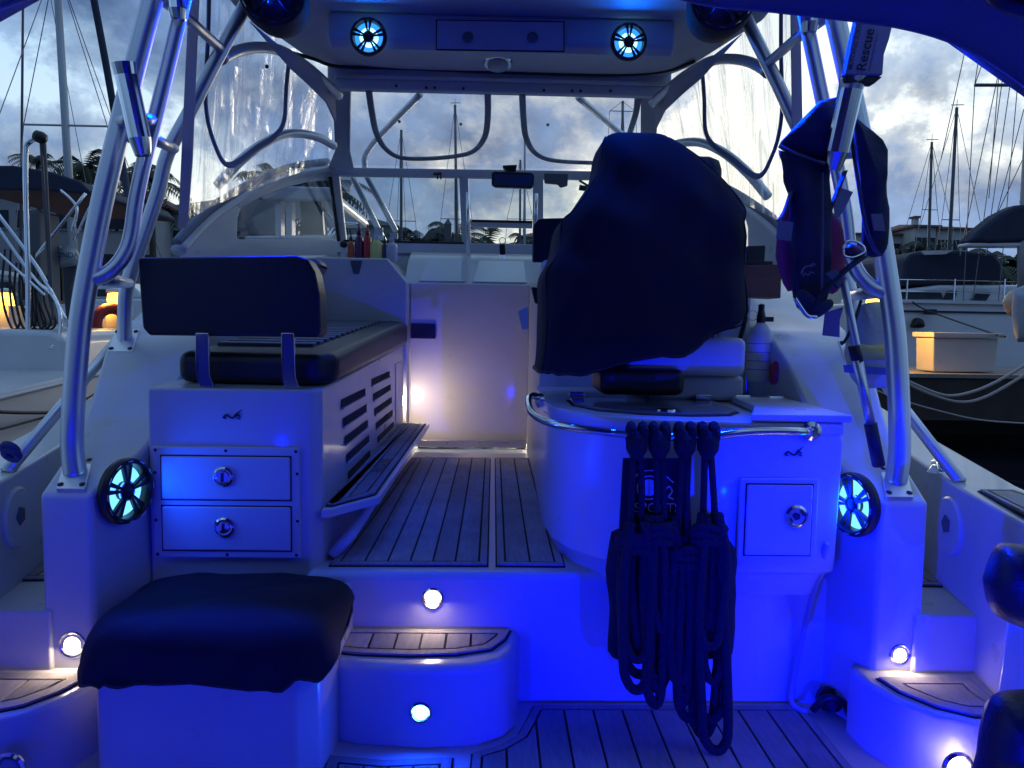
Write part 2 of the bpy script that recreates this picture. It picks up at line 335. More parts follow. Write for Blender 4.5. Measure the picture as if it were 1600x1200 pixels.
# corner steps either side and the pedestals that carry the tower legs
for s in (-1, 1):
    f = (lambda g: g) if s < 0 else mir
    part('corner_step', f(slab([(-1.75, 2.26), (-1.15, 2.26), (-1.155, 2.14), (-1.19, 2.04), (-1.26, 1.95), (-1.36, 1.905), (-1.75, 1.89)], -.02, .215)), bevel=.02, seg=3)
    P = [(-1.50, 2.17), (-1.19, 2.17), (-1.195, 2.12), (-1.22, 2.05), (-1.275, 1.975), (-1.36, 1.93), (-1.50, 1.92)] if s < 0 else [(1.19, 2.16), (1.49, 2.16), (1.475, 2.07), (1.48, 2.0), (1.50, 1.93), (1.35, 1.93), (1.27, 1.98), (1.21, 2.07)]
    pad(P, .215, .12, .045)
    st = [(2.215, -1.206, -1.36, .755), (2.30, -1.185, -1.37, .795), (2.42, -1.147, -1.385, .852), (2.46, -1.143, -1.39, .873), (2.62, -1.143, -1.42, .99), (2.84, -1.143, -1.48, 1.155), (3.05, -1.143, -1.53, 1.262), (3.2, -1.143, -1.55, 1.285), (3.6, -1.143, -1.62, 1.40), (4.3, -1.143, -1.7, 1.66), (5.6, -1.143, -1.6, 1.80)]
    V = []; F = []
    for Y, i, o, z in st: V += [(i, Y, -.02), (i, Y, z), (o, Y, z), (o, Y, -.02)]
    for k in range(len(st)-1):
        for j in range(4): F.append((4*k+j, 4*k+(j+1) % 4, 4*k+4+(j+1) % 4, 4*k+4+j))
    F += [(0, 1, 2, 3), tuple(4*(len(st)-1)+j for j in (3, 2, 1, 0))]
    part('side_coaming', f((V, F)), bevel=.018, seg=3)
    # side deck, inner wall and gunwale
    part('side_deck', f(box(-1.75, -1.33, 2.2, 3.4, -.02, .40)), bevel=.01)
    pad([(s*1.36, 2.46), (s*1.36, 3.1), (s*1.48, 3.1), (s*1.66, 2.85), (s*1.62, 2.45)], .40, .085, .03)
    gi = [(-1.42, -1.2, .74), (-1.44, .8, .74), (-1.47, 1.9, .755), (-1.56, 2.4, .77), (-1.72, 3.2, .83), (-1.85, 4.6, 1.05)]
    V = []; F = []
    for x, Y, z in gi: V += [(x, Y, -.3), (x, Y, z), (x-.20, Y, z+.005), (x-.23, Y, z-.03), (x-.23, Y, -.3)]
    for k in range(len(gi)-1):
        for j in range(5): F.append((5*k+j, 5*k+(j+1) % 5, 5*k+5+(j+1) % 5, 5*k+5+j))
    F += [tuple(range(5)), tuple(5*(len(gi)-1)+j for j in range(5))[::-1]]
    part('gunwale', f((V, F)), bevel=.012, seg=2)
    # round access hatch in the gunwale wall
    c = at(1508, 822, 2.42) if s > 0 else at(22, 808, 2.42); ax = Vector((-s, .19, 0)); c.x = s*(1.562)
    h = part('access_hatch', lathe(c, ax, [(.10, -.03), (.10, .006), (.093, .012), (.0005, .013)], 32), GEL, smooth=False)
    mk('hatch_latch', lathe(c+ax*.013+Vector((0, .0, .005)), ax, [(.032, -.004), (.032, .004), (.0005, .004)], 5), mat('grey_latch', (.09, .10, .16), .5), h)
# transom behind the camera with blue puck lights
tr = part('transom', box(-1.5, 1.5, -1.35, -1.2, -.3, .74), bevel=.02)
# gunwale pads, cleat, fittings on the right gunwale
pad([(1.50, 1.98), (1.58, 2.32), (1.70, 2.32), (1.68, 1.5), (1.5, 1.5)], .768, .4, .02)
for s in (-1, 1): pad([(s*1.39, 2.52), (s*1.46, 2.64), (s*1.39, 2.62)], .80, .4, .008)
cl = part('cleat', tube([(1.585, 2.52, .80), (1.60, 2.56, .815), (1.63, 2.62, .815), (1.645, 2.67, .80)], .011, 8, 4), CHR, smooth=True)
mk('cleat_base', lathe((1.615, 2.59, .775), (0, 0, 1), [(.035, 0), (.035, .004), (.02, .03)], 14), CHR, cl, smooth=False)
# ---- bench on the left
bench = part('bench_box', (lambda g: ([(v[0], v[1], v[2] + (max(0, v[1]-2.5)*.042 if v[2] > 1 else 0)) for v in g[0]], g[1]))(slab([(-1.142, 2.45), (-.66, 2.45), (-.605, 2.462), (-.578, 2.50), (-.575, 4.74), (-1.142, 4.74)], .0, 1.06)), bevel=.012, seg=3)
DARK = mat('slot_shadow', (.02, .02, .03), .9)
for ya, yb, sh in ((2.80, 3.32, .033), (3.50, 4.10, .042)):
    for k in range(5):
        z = .992 - .076*k + (.03 if ya > 3.4 else 0); y0_, y1_ = ya+sh*k, yb+sh*k
        mk('louvre_slot', prism([(-.5748, y0_, z), (-.5745, y1_, z), (-.5745, y1_, z-.032), (-.5748, y0_, z-.032)], (.0014, 0, 0)), DARK, bench)
        mk('louvre_lip', box(-.5752, -.566, y0_, y1_, z-.038, z-.032), GEL, bench)
mk('trim_panel', box(-.5748, -.572, 4.36, 4.60, .70, 1.05), GEL, bench, bevel=.001)
du = part('drawer_unit', box(-1.122, -.638, 2.432, 2.452, .492, .868), bevel=.006, seg=2)
for z0, z1 in ((.692, .836), (.520, .668)):
    mk('drawer_gap', box(-1.094, -.664, 2.4300, 2.4335, z0-.004, z1+.004), DARK, du)
    mk('drawer', box(-1.090, -.668, 2.424, 2.4345, z0, z1), GEL, du, bevel=.006, seg=2)
    c = Vector((-.885, 2.424, (z0+z1)/2+.006))
    mk('latch', join(lathe(c, (0, -1, 0), [(.034, 0), (.034, .006), (.028, .011), (.026, .006), (.020, .005), (.019, .010), (.0005, .011)], 24)), CHR, du, smooth=False)
    mk('latch_knob', join(box(c.x-.003, c.x+.003, c.y-.018, c.y-.010, c.z-.015, c.z+.015)), BLK, du)
for x in (-1.11, -.88, -.65):
    for z in (.855, .504): mk('screw', lathe((x, 2.432, z), (0, -1, 0), [(.0055, 0), (.004, .002), (.0005, .0022)], 10), BLKR, du)
for z in (.62, .78):
    for x in (-1.113, -.646): mk('screw', lathe((x, 2.432, z), (0, -1, 0), [(.0055, 0), (.004, .002), (.0005, .0022)], 10), BLKR, du)
SL = lambda g: ([(v[0], v[1], v[2] + (max(0, v[1]-2.5)*(.060 if v[2] > 1.1 else .042) if v[2] > 1 else 0)) for v in g[0]], g[1])
seat = part('seat_cushion', SL(slab([(-1.09, 2.56), (-.60, 2.52), (-.545, 2.60), (-.53, 4.55), (-.60, 4.70), (-1.09, 4.70)], 1.066, 1.172)), VINYL, bevel=.035, seg=5)
for k in range(15):
    y = 2.80 + k*.115; mk('seat_rib', SL(box(-1.04, -.68, y, y+.062, 1.160, 1.186)), VINYLG, seat, bevel=.004)
bk = part('backrest', prism([at(214, 402, 2.5), at(222, 512, 2.5), at(232, 524, 2.5), at(495, 527, 2.5), at(501, 520, 2.5), at(499, 460, 2.5), at(492, 425, 2.5), at(480, 404, 2.5), at(462, 399, 2.5)], (0, .11, 0)), VINYL, bevel=.022, seg=4)
for px in (315, 449):
    a = at(px, 520, 2.47); z0 = 1.062
    mk('bracket', prism([a+Vector((-.022, 0, 0)), a+Vector((.022, 0, 0)), Vector((a.x+.030, 2.455, 1.10)), Vector((a.x+.04, 2.47, z0)), Vector((a.x-.012, 2.47, z0)), Vector((a.x-.014, 2.455, 1.10))], (0, .012, 0)), CHR, bk, bevel=.003)
part('hull_bolster', prism([at(228, 402, 2.72), at(500, 402, 3.1), at(500, 428, 3.1), at(240, 470, 2.72)], (0, .16, .0)), VINYLG, bevel=.05, seg=5)
# footrest with printed pad
part('footrest', slab([(-.575, 2.46), (-.545, 2.475), (-.41, 2.67), (-.405, 4.7), (-.575, 4.72)], .62, .652), bevel=.006)
fp = pad([(-.568, 2.50), (-.545, 2.50), (-.425, 2.68), (-.42, 4.66), (-.568, 4.66)], .652, .05, .03, grv=.007)
mk('maker_print', text_mesh('PRO-LINE', (-.455, 3.05, .6635), (0, 1, 0), (-1, 0, 0), .055), BLACKP, fp)
part('footrest_strut', tube([(-.56, 2.56, .46), (-.50, 2.60, .53), (-.49, 4.5, .56)], .022, 8), GELM, smooth=True)
# forward liner, companionway door, dash
part('galley_liner', prism([(-1.142, 4.75, .0), (-.556, 4.75, .0), (-.556, 4.75, 1.545), (-.68, 4.75, 1.70), (-1.142, 4.75, 1.70)], (0, .75, 0)), bevel=.014, seg=3)
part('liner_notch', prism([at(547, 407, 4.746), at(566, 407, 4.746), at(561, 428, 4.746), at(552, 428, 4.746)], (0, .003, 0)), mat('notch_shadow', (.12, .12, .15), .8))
door = part('companionway_door', box(-.553, .235, 4.91, 4.95, .50, 1.555), bevel=.006)
mk('door_handle', box(-.547, -.385, 4.895, 4.911, 1.19, 1.29), BLK, door, bevel=.004)
mk('threshold', box(-.52, .23, 4.88, 4.909, .47, .515), ALU, door, bevel=.004)
for x in (-.3, -.1, .1): mk('screw', lathe((x, 4.879, .495), (0, -1, 0), [(.008, 0), (.006, .003), (.0005, .004)], 10), CHR, door)
dash = part('dashboard', prism([(-.60, 4.93, 1.50), (-.60, 4.93, 1.555), (-.60, 5.20, 1.735), (-.60, 5.36, 1.80), (-.60, 6.3, 1.84), (-.60, 6.3, 1.5)], (1.75, 0, 0)), bevel=.008)
part('foredeck', box(-1.62, 1.62, 5.52, 7.6, 1.2, 1.815), bevel=.05, seg=3)
HG = mat('gloss_hatch', (.62, .66, .70), .12, coat=1)
nrm = Vector((0, -.18, .27)).normalized()
for x0, x1 in ((-.50, -.19), (-.145, .215)):
    a = [Vector((x0, 4.945, 1.566)), Vector((x1, 4.945, 1.566)), Vector((x1-.01, 5.19, 1.729)), Vector((x0+.04, 5.19, 1.729))]
    mk('hatch_panel', prism([p+nrm*.001 for p in a], nrm*.008), HG, dash, bevel=.003)
# ---- helm pod and livewell module on the right
pod = part('helm_pod', slab([(.235, 3.75), (.30, 3.70), (1.143, 3.70), (1.143, 4.93), (.235, 4.93)], .4, 1.62), bevel=.03, seg=3)
mk('instrument_panel', prism([at(832, 409, 3.8), at(833, 352, 3.8), at(842, 341, 3.8), at(960, 338, 3.8), at(960, 409, 3.8)], (0, .06, 0)), BLK, pod, bevel=.01)
mk('throttle', prism([at(830, 448, 3.66), at(846, 450, 3.66), at(846, 475, 3.66), at(836, 474, 3.66)], (0, .04, 0)), BLK, pod, bevel=.006)
top = [(.205, 3.5), (.195, 2.80), (.215, 2.62), (.27, 2.48), (.36, 2.375), (.48, 2.305), (.62, 2.265), (.80, 2.25), (1.06, 2.25), (1.10, 2.262), (1.115, 2.30), (1.14, 3.5)]
lev = [(.42, .90), (.50, .955), (.515, .985), (.55, .99), (.93, 1.0), (.955, .992), (.96, 1.004), (.985, 1.004), (.995, .996)]
cen = Vector((.68, 2.95)); V, F = [], []
for z, s in lev:
    for x, y in top:
        q = cen + (Vector((x, y))-cen)*s; V.append((q.x, q.y, z))
n = len(top)
for i in range(len(lev)-1):
    for k in range(n): F.append((i*n+k, i*n+(k+1) % n, (i+1)*n+(k+1) % n, (i+1)*n+k))
F += [list(range(n))[::-1], list(range((len(lev)-1)*n, len(lev)*n))]
mod = part('livewell_module', (V, F), bevel=.006, seg=2)
lid = [(.30, 2.86), (.30, 2.66), (.37, 2.50), (.50, 2.41), (.65, 2.38), (.78, 2.41), (.84, 2.5), (.86, 2.86)]
mk('lid_groove', slab(inset(lid, -.012), .9945, .9965), DARK, mod)
mk('livewell_lid', slab(lid, .9945, 1.006), mat('smoked_lid', (.16, .17, .21), .15, coat=.6), mod, bevel=.003)
mk('lid_latch', lathe((.58, 2.44, 1.004), (0, 0, 1), [(.035, 0), (.03, .008), (.0005, .008)], 16), CHR, mod)
mk('side_lid', slab([(.80, 2.242), (1.118, 2.242), (1.13, 2.82), (.93, 2.82), (.90, 2.5)], .9975, 1.022), GEL, mod, bevel=.006, seg=3)
for x, y in ((.82, 2.84), (.97, 2.83), (1.09, 2.80), (.33, 2.88)): mk('hinge', box(x-.03, x+.03, y-.015, y+.015, 1.008, 1.028), CHR, mod, bevel=.004)
hd = mk('hatch_frame', box(.772, 1.022, 2.238, 2.251, .560, .822), GEL, mod, bevel=.012, seg=3)
mk('hatch_gap', box(.790, 1.004, 2.2365, 2.239, .575, .806), DARK, mod)
mk('hatch_door', box(.794, 1.000, 2.230, 2.2385, .579, .802), GEL, mod, bevel=.006)
mk('latch', lathe((.95, 2.231, .705), (0, -1, 0), [(.036, 0), (.036, .005), (.028, .010), (.026, .005), (.016, .004), (.0005, .004)], 24), CHR, mod)
mk('latch_knob', lathe((.95, 2.227, .705), (0, -1, 0), [(.013, 0), (.012, .006), (.0005, .006)], 5), BLK, mod)
rail = part('handrail', tube([at(846, 628, 2.68), at(838, 619, 2.64), at(827, 621, 2.58), at(826, 634, 2.50), at(834, 648, 2.42), at(858, 660, 2.33), at(900, 669, 2.25), at(960, 677, 2.195), at(1040, 683, 2.18), at(1110, 682, 2.175), at(1160, 676, 2.175), at(1200, 674, 2.18), at(1252, 674, 2.19), at(1267, 673, 2.245)], .0125, 12, 6), CHR, smooth=True)
mk('rail_flange', lathe(at(1267, 673, 2.25), (0, -1, 0), [(.030, 0), (.030, .008), (.016, .016), (.0005, .016)], 20), CHR, rail)
mk('rail_flange', lathe(at(843, 626, 2.66), (-1, -.3, 0), [(.026, -.01), (.026, .006), (.014, .012), (.0005, .012)], 20), CHR, rail)
# squiggle fish emblems
for px, py, Y in ((362, 650, 2.447), (1240, 708, 2.2475)):
    pts = [at(px+a*.9, py+b_, Y) for a, b_ in ((-14, 1), (-9, -2), (-4, 1), (1, 3), (7, 0), (11, -2), (14, 1))]
    part('fish_emblem', join(tube(pts, .003, 6, 4), tube([at(px+4, py-1, Y), at(px+12, py-7, Y), at(px+16, py-10, Y)], [.0025, .0008], 6), tube([at(px-14, py+2, Y), at(px-9, py+4, Y)], .0022, 6), tube([at(px+8, py+3, Y), at(px+13, py+4, Y)], .0022, 6)), BLACKP, smooth=True)
# helm seat under its cover
hs = part('helm_seat', box(.60, .99, 2.86, 3.3, 1.0, 1.10), bevel=.02)
mk('seat_shell', box(.50, .975, 2.80, 3.35, 1.10, 1.25), GEL, hs, bevel=.03, seg=3)
mk('seat_pad', box(.40, .72, 2.72, 2.98, 1.03, 1.13), VINYL, hs, bevel=.03, seg=3)
mk('backrest_core', box(.45, .88, 2.85, 3.05, 1.25, 1.95), VINYL, hs, bevel=.05)
# ---- stool box on the left
part('stool_box', slab([(-1.10, 2.44), (-1.10, 2.02), (-1.06, 1.955), (-.98, 1.93), (-.62, 1.93), (-.53, 1.95), (-.475, 2.02), (-.46, 2.12), (-.46, 2.44)], -.02, .415), bevel=.015, seg=3)
# ---- tower tubes, plates, rod holders
def both(fn):
    for s in (-1, 1): fn(s, (lambda g: g) if s < 0 else mir)
LEG = [at(119, 748, 2.31), at(113, 700, 2.325), at(114, 650, 2.335), at(117, 600, 2.35), at(126, 500, 2.38), at(143, 400, 2.42), at(163, 300, 2.46), at(187, 200, 2.50), at(212, 100, 2.54), at(238, 0, 2.58), at(262, -85, 2.62)]
BR = [at(144, 437, 2.405), at(160, 432, 2.42), at(182, 415, 2.44), at(198, 390, 2.46), at(206, 360, 2.475), at(213, 310, 2.49), at(228, 240, 2.52), at(245, 175, 2.55), at(262, 105, 2.58), at(280, 30, 2.61), at(300, -50, 2.65)]
FWD = [at(195, 540, 2.94), at(195, 500, 2.95), at(197, 455, 2.95), at(208, 415, 2.97), at(224, 370, 2.99), at(247, 300, 3.02), at(262, 240, 3.04), at(300, 168, 3.08), at(328, 112, 3.12), at(378, 18, 3.2), at(410, -45, 3.25)]
def tower(s, f):
    part('tower_leg', f(tube(LEG, .0335, 14, 4)), ALU, smooth=True)
    part('tower_brace', f(tube(BR, .024, 12, 4)), ALU, smooth=True)
    part('tower_front_leg', f(tube(FWD, .027, 12, 4)), ALU, smooth=True)
    part('tower_rung', f(tube([at(200, 442, 2.94), at(185, 440, 2.7), at(160, 436, 2.44)], .022, 10)), ALU, smooth=True)
    part('tower_rung', f(tube([at(190, 212, 2.5), at(240, 218, 2.55), at(272, 232, 3.04)], .020, 10)), ALU, smooth=True)
    part('tower_rung', f(tube([at(248, -5, 2.58), at(300, 35, 2.85), at(345, 76, 3.14)], .020, 10)), ALU, smooth=True)
    part('grab_stay', f(tube([(-1.60, 2.44, .775), (-1.555, 2.74, 1.0), (-1.50, 3.05, 1.24)], .021, 10)), ALU, smooth=True)
    for Q in ([at(88, 766, 2.222), at(133, 766, 2.222), at(147, 716, 2.40), at(102, 716, 2.40)], [at(168, 551, 2.85), at(207, 551, 2.85), at(219, 516, 3.01), at(181, 516, 3.01)]):
        nq = (Q[1]-Q[0]).cross(Q[3]-Q[0]).normalized(); cq = sum(Q, Vector())/4
        pl = part('base_plate', f(prism([q-nq*.02 for q in Q], nq*.026)), ALU, bevel=.003)
        for q in Q:
            q2 = q + (cq-q)*.24
            mk('bolt', f(lathe(q2+nq*.005, nq, [(.009, 0), (.009, .004), (.0005, .007)], 8)), BLKR, pl)
both(tower)
def rod(a, b_, ra, rb):
    a, b_ = Vector(a), Vector(b_); d = (b_-a); Lh = d.length
    return lathe(a, d, [(ra*.86, 0), (ra*1.12, 0), (ra*1.08, .012), (ra, .035), (ra, Lh*.8), (rb, Lh-.004), (rb*.9, Lh), (rb*.8, Lh), (ra*.84, Lh*.75), (ra*.84, .03)], 20, closed=True)
part('rod_holder', rod(at(193, 99, 2.36), at(224, 244, 2.40), .033, .024), CHR, smooth=False)
part('rod_holder', rod(at(272, -60, 2.55), at(279, 32, 2.58), .030, .024), CHR)
part('rod_holder', rod(at(1334, 118, 2.10), at(1301, 266, 2.16), .033, .022), CHR)
part('rod_holder', rod(at(1272, -40, 2.55), at(1264, 53, 2.58), .030, .024), CHR)
for a, b_ in (((190, 190, 2.47), (206, 185, 2.42)), ((237, 185, 2.53), (222, 190, 2.42))): part('rod_clamp', tube([at(*a), at(*b_)], .02, 8), ALU, smooth=True)
part('rope_wrap', join(*[ring(at(15+3*k, 706+8*k-4, 2.33), Vector((.1, .8, .6)), .030, .012, -.008, .008, 14) for k in range(2)]), mat('blue_rope', (.05, .06, .16), .9, bump=.6, bscale=120), smooth=True)
# ---- hardtop, overhead box, lights in it
ht = part('hardtop', slab([(-1.0, 2.75), (-1.22, 3.0), (-1.24, 3.6), (-1.06, 4.25), (-.96, 4.42), (.99, 4.42), (1.09, 4.25), (1.27, 3.6), (1.25, 3.0), (1.03, 2.75)], 2.745, 2.83), GELM, bevel=.03, seg=3)
mk('headliner_seam', tube([(-.86, 3.2, 2.744), (-.55, 3.36, 2.742), (-.08, 3.35, 2.742), (-.06, 3.3, 2.742)], .006, 6, 5), BLKR, ht, smooth=True)
mk('headliner_seam', tube([(.09, 3.3, 2.744), (.12, 3.36, 2.742), (.55, 3.38, 2.742), (.85, 3.22, 2.742)], .006, 6, 5), BLKR, ht, smooth=True)
LINER = mat('headliner_vinyl', (.62, .62, .66), .22, bump=.6, bscale=7, coat=.3)
for x0, x1 in ((-.80, -.05), (.02, .82)): mk('headliner_panel', prism([(x0, 2.8, 2.72), (x1, 2.8, 2.72), (x1, 3.36, 2.738), (x0, 3.36, 2.738)], (0, 0, .012)), LINER, ht, bevel=.005)
ob = part('overhead_box', prism([(-.80, 3.60, 2.745), (-.80, 3.585, 2.61), (-.80, 3.64, 2.578), (-.80, 3.83, 2.745)], (1.645, 0, 0)), GELM, bevel=.02, seg=3)
mk('panel_gap', prism([at(681, 31, 3.5825), at(882, 34, 3.5825), at(882, 82, 3.5795), at(681, 79, 3.5795)], (0, -.004, 0)), DARK, ob)
mk('overhead_panel', prism([at(683, 33, 3.583), at(880, 36, 3.583), at(880, 80, 3.580), at(683, 77, 3.580)], (0, -.010, 0)), GELM, ob, bevel=.003)
for px in (731, 832): mk('latch', lathe(at(px, 59, 3.571), (0, -1, 0), [(.027, -.002), (.027, .004), (.020, .008), (.016, .003), (.0005, .003)], 20), mat('grey_latch_metal', (.2, .2, .22), .35, metal=.8), ob)
part('header_frame', join(box(-.98, 1.02, 4.40, 4.46, 2.635, 2.80)), GELM, bevel=.01)
part('curtain_track', box(-.93, .99, 4.385, 4.399, 2.690, 2.712), ALU, bevel=.003)
part('edge_trim', tube([at(440, 78, 3.9), at(490, 92, 4.1), at(530, 104, 4.3), at(640, 107, 4.38), at(790, 113, 4.38), at(960, 117, 4.38), at(1040, 111, 4.3), at(1085, 96, 4.1)], .010, 8, 4), BLKR, smooth=True)
for px, py in ((619, 134), (666, 137), (679, 137), (724, 138), (850, 141), (894, 142), (907, 142), (954, 142)):
    part('snap_button', lathe(at(px, py, 4.398), (0, -1, 0), [(.009, 0), (.007, .004), (.0005, .005)], 10), BLKR)
dl = part('dome_light', lathe(at(778, 96, 4.22), (0, -.25, -1), [(.085, -.02), (.085, .0), (.075, .02), (.062, .022)], 28), CHR)
mk('dome_lens', lathe(at(778, 96, 4.22)+Vector((0, -.005, -.018)), (0, -.25, -1), [(.060, 0), (.055, .016), (.03, .026), (.0005, .028)], 24), mat('frosted_glass', (.5, .52, .5), .3, coat=.5), dl, smooth=True)
# ---- windshield
WS_T, WS_B = 5.20, 5.50
def wsp(px, py):
    k = min(1, max(0, (py-268)/(382-268))); return at(px, py, WS_T + (WS_B-WS_T)*k)
def bar(pts, wd, name='windshield_frame', m=GELM, dep=.04):
    """flat bar through pixel points on the windshield plane"""
    part(name, tube([wsp(*p) for p in pts], wd, 8, flat=.6), m, smooth=True)
part('windshield_rail', prism([wsp(512, 261), wsp(1110, 270), wsp(1110, 283), wsp(512, 274)], (0, .05, 0)), GELM, bevel=.006)
part('windshield_sill', prism([wsp(520, 377), wsp(1130, 386), wsp(1130, 402), wsp(512, 394)], (0, .06, 0)), GELM, bevel=.006)
for a, b_, wd in (((522, 272), (534, 380), 7), ((724, 272), (729, 382), 7), ((841, 275), (841, 386), 8), ((1035, 275), (1040, 386), 8)):
    part('windshield_post', prism([wsp(a[0]-wd, a[1]), wsp(a[0]+wd, a[1]), wsp(b_[0]+wd, b_[1]), wsp(b_[0]-wd, b_[1])], (0, .05, 0)), GELM, bevel=.006)
part('windshield_post', prism([wsp(736, 345), wsp(832, 347), wsp(832, 356), wsp(736, 354)], (0, .05, 0)), GELM, bevel=.004)
part('rubber_seal', tube([wsp(737, 345), wsp(832, 347)], .010, 6), BLKR)
part('rubber_seal', tube([at(516, 277, 5.17), at(529, 376, 5.47)], .013, 6), BLKR)
part('rubber_seal', tube([wsp(537, 376), wsp(725, 380)], .009, 6), BLKR)
for P in ([(530, 274), (716, 275), (720, 378), (541, 376)], [(732, 275), (833, 277), (832, 345), (736, 344)], [(739, 356), (831, 358), (831, 384), (740, 382)], [(850, 277), (1027, 280), (1031, 385), (850, 384)]):
    part('window_pane', prism([wsp(*p)+Vector((0, .02, 0)) for p in P], (0, .006, 0)), GLASS)
part('gas_strut', tube([at(731, 300, 5.14), at(731, 400, 5.2)], .012, 8), CHR, smooth=True)
part('gas_strut', tube([at(838, 302, 5.14), at(837, 372, 5.2)], .012, 8), CHR, smooth=True)
part('wiper', join(tube([at(905, 282, 5.2), at(935, 300, 5.22)], .008, 6), tube([at(905, 293, 5.2), at(925, 296, 5.2)], .02, 6)), BLK)
mm = part('rear_view_mirror', prism([at(768, 270, 4.95), at(772, 267, 4.95), at(831, 269, 4.95), at(835, 273, 4.95), at(834, 290, 4.95), at(830, 294, 4.95), at(774, 292, 4.95), at(768, 288, 4.95)], (0, .05, 0)), BLK, bevel=.008)
mk('mirror_glass', prism([at(771, 271, 4.948), at(832, 273, 4.948), at(831, 291, 4.948), at(772, 289, 4.948)], (0, .003, 0)), mat('mirror', (.6, .62, .65), .03, metal=1), mm)
mk('mirror_mount', prism([at(785, 258, 4.97), at(808, 257, 4.97), at(806, 268, 4.97), at(792, 268, 4.97)], (0, .08, 0)), BLK, mm, bevel=.006)
part('sun_visor', prism([at(850, 270, 5.05), at(888, 271, 5.05), at(887, 290, 5.05), at(876, 293, 5.05), at(872, 288, 5.05), at(851, 286, 5.05)], (0, .03, 0)), VINYLG, bevel=.008)
part('frame_clip', join(tube([at(677, 272, 5.17), at(690, 271, 5.17)], .010, 6), tube([at(683, 273, 5.17), at(684, 280, 5.17)], .006, 6), tube([at(688, 273, 5.17), at(689, 280, 5.17)], .006, 6)), BLK)
# side screens (both sides): curved frame, fairing with smoked window
def Yof(px): return 3.45 + max(0, (px-278)/(515-278))*1.75
def sp(px, py, d=0): return at(px, py, Yof(px)+d)
CUR = [(278, 392), (300, 366), (330, 338), (365, 314), (400, 294), (435, 279), (470, 269), (515, 263)]
def sides(s, f):
    part('side_frame', f(tube([sp(*p) for p in CUR], .036, 10, 4, flat=.7)), GEL, smooth=True)
    part('canvas_rail', f(tube([sp(p[0]-3, p[1]-11) for p in CUR], .022, 8, 4)), BIND, smooth=True)
    a = [sp(*p) for p in CUR[:4]] + [sp(371, 335), sp(370, 372)] + [sp(524, 374), sp(528, 392), sp(400, 396), sp(282, 398)]
    part('side_fairing', f(prism([sp(278, 392), sp(300, 368), sp(330, 340), sp(366, 315), sp(376, 325), sp(371, 340), sp(370, 371), sp(374, 374), sp(524, 374), sp(528, 398), sp(400, 402), sp(282, 404)], (-.012, .03, 0))), GEL, bevel=.004)
    part('side_fairing', f(prism([sp(366, 315), sp(400, 295), sp(435, 280), sp(470, 270), sp(515, 264), sp(516, 280), sp(480, 284), sp(450, 291), sp(410, 306), sp(376, 325)], (-.012, .03, 0))), GEL, bevel=.004)
    part('side_window', f(prism([sp(376, 325, .01), sp(410, 306, .01), sp(450, 291, .01), sp(480, 284, .01), sp(516, 279, .01), sp(526, 374, .01), sp(374, 374, .01), sp(370, 371, .01), sp(371, 340, .01)], (-.003, .006, 0))), SMOKE)
both(sides)
# frame bows seen through the clear curtains
def bows(s, f):
    part('frame_bow', f(tube([at(345, 92, 3.2), at(375, 78, 3.4), at(410, 74, 3.6), at(445, 82, 3.8), at(490, 112, 4.05), at(530, 150, 4.3)], .026, 10, 5)), ALU, smooth=True)
    part('frame_bow', f(tube([at(340, 290, 3.6), at(375, 252, 3.7), at(415, 222, 3.85), at(455, 208, 4.05), at(495, 214, 4.25), at(522, 228, 4.4)], .024, 10, 5)), ALU, smooth=True)
    part('corner_post', f(prism([at(518, 118, 4.4), at(548, 120, 4.4), at(546, 180, 4.62), at(546, 235, 4.95), at(552, 262, 5.16), at(512, 262, 5.16), at(523, 235, 4.95), at(521, 180, 4.62)], (0, .04, 0))), CANVAS, bevel=.01)
    part('zip_flap', f(prism([at(297, -40, 3.0), at(312, -40, 3.0), at(306, 100, 3.0), at(300, 250, 3.0), at(292, 356, 3.0), at(278, 356, 3.0), at(283, 250, 3.0), at(290, 100, 3.0)], (0, .008, 0))), PURP)
    part('valance', f(prism([at(385, 30, 3.3), at(440, 75, 3.6), at(490, 108, 3.95), at(520, 130, 4.35), at(522, 190, 4.4), at(508, 160, 4.2), at(480, 132, 3.95), at(450, 105, 3.7), at(425, 72, 3.5)], (.01, .02, 0))), CANVAS, bevel=.004)
    # clear side curtain: wavy sheet between the zip flap and the corner post
    nx, nz = 44, 26; V, F = [], []
    for i in range(nx+1):
        u = i/nx; px = 300 + (515-300)*u; Y = 3.02 + (4.55-3.02)*u**1.1
        py0 = -30 + 165*u**1.6; py1 = 352 - 98*u**.75
        for j in range(nz+1):
            v = j/nz; p = at(px-14*v*(1-u), py0+(py1-py0)*v, Y + .45*v*u)
            wv = .014*math.sin(u*38+3*v) + .02*noise.noise(Vector((u*16, v*2.2, 1.7+s)))
            V.append(p + Vector((.7, -.7, 0))*wv)
    for i in range(nx):
        for j in range(nz): F.append((i*(nz+1)+j, i*(nz+1)+j+1, (i+1)*(nz+1)+j+1, (i+1)*(nz+1)+j))
    part('clear_side_curtain', f((V, F)), VIN, smooth=True)
    part('window_binding', f(tube([at(327, -20, 3.1), at(325, 60, 3.12), at(321, 140, 3.16), at(325, 190, 3.2), at(338, 232, 3.25), at(352, 256, 3.32), at(370, 254, 3.42), at(400, 232, 3.6), at(430, 212, 3.75), at(444, 188, 3.82), at(447, 140, 3.85), at(452, 90, 3.86)], .014, 8, 5, flat=.5)), BIND, smooth=True)
both(bows)
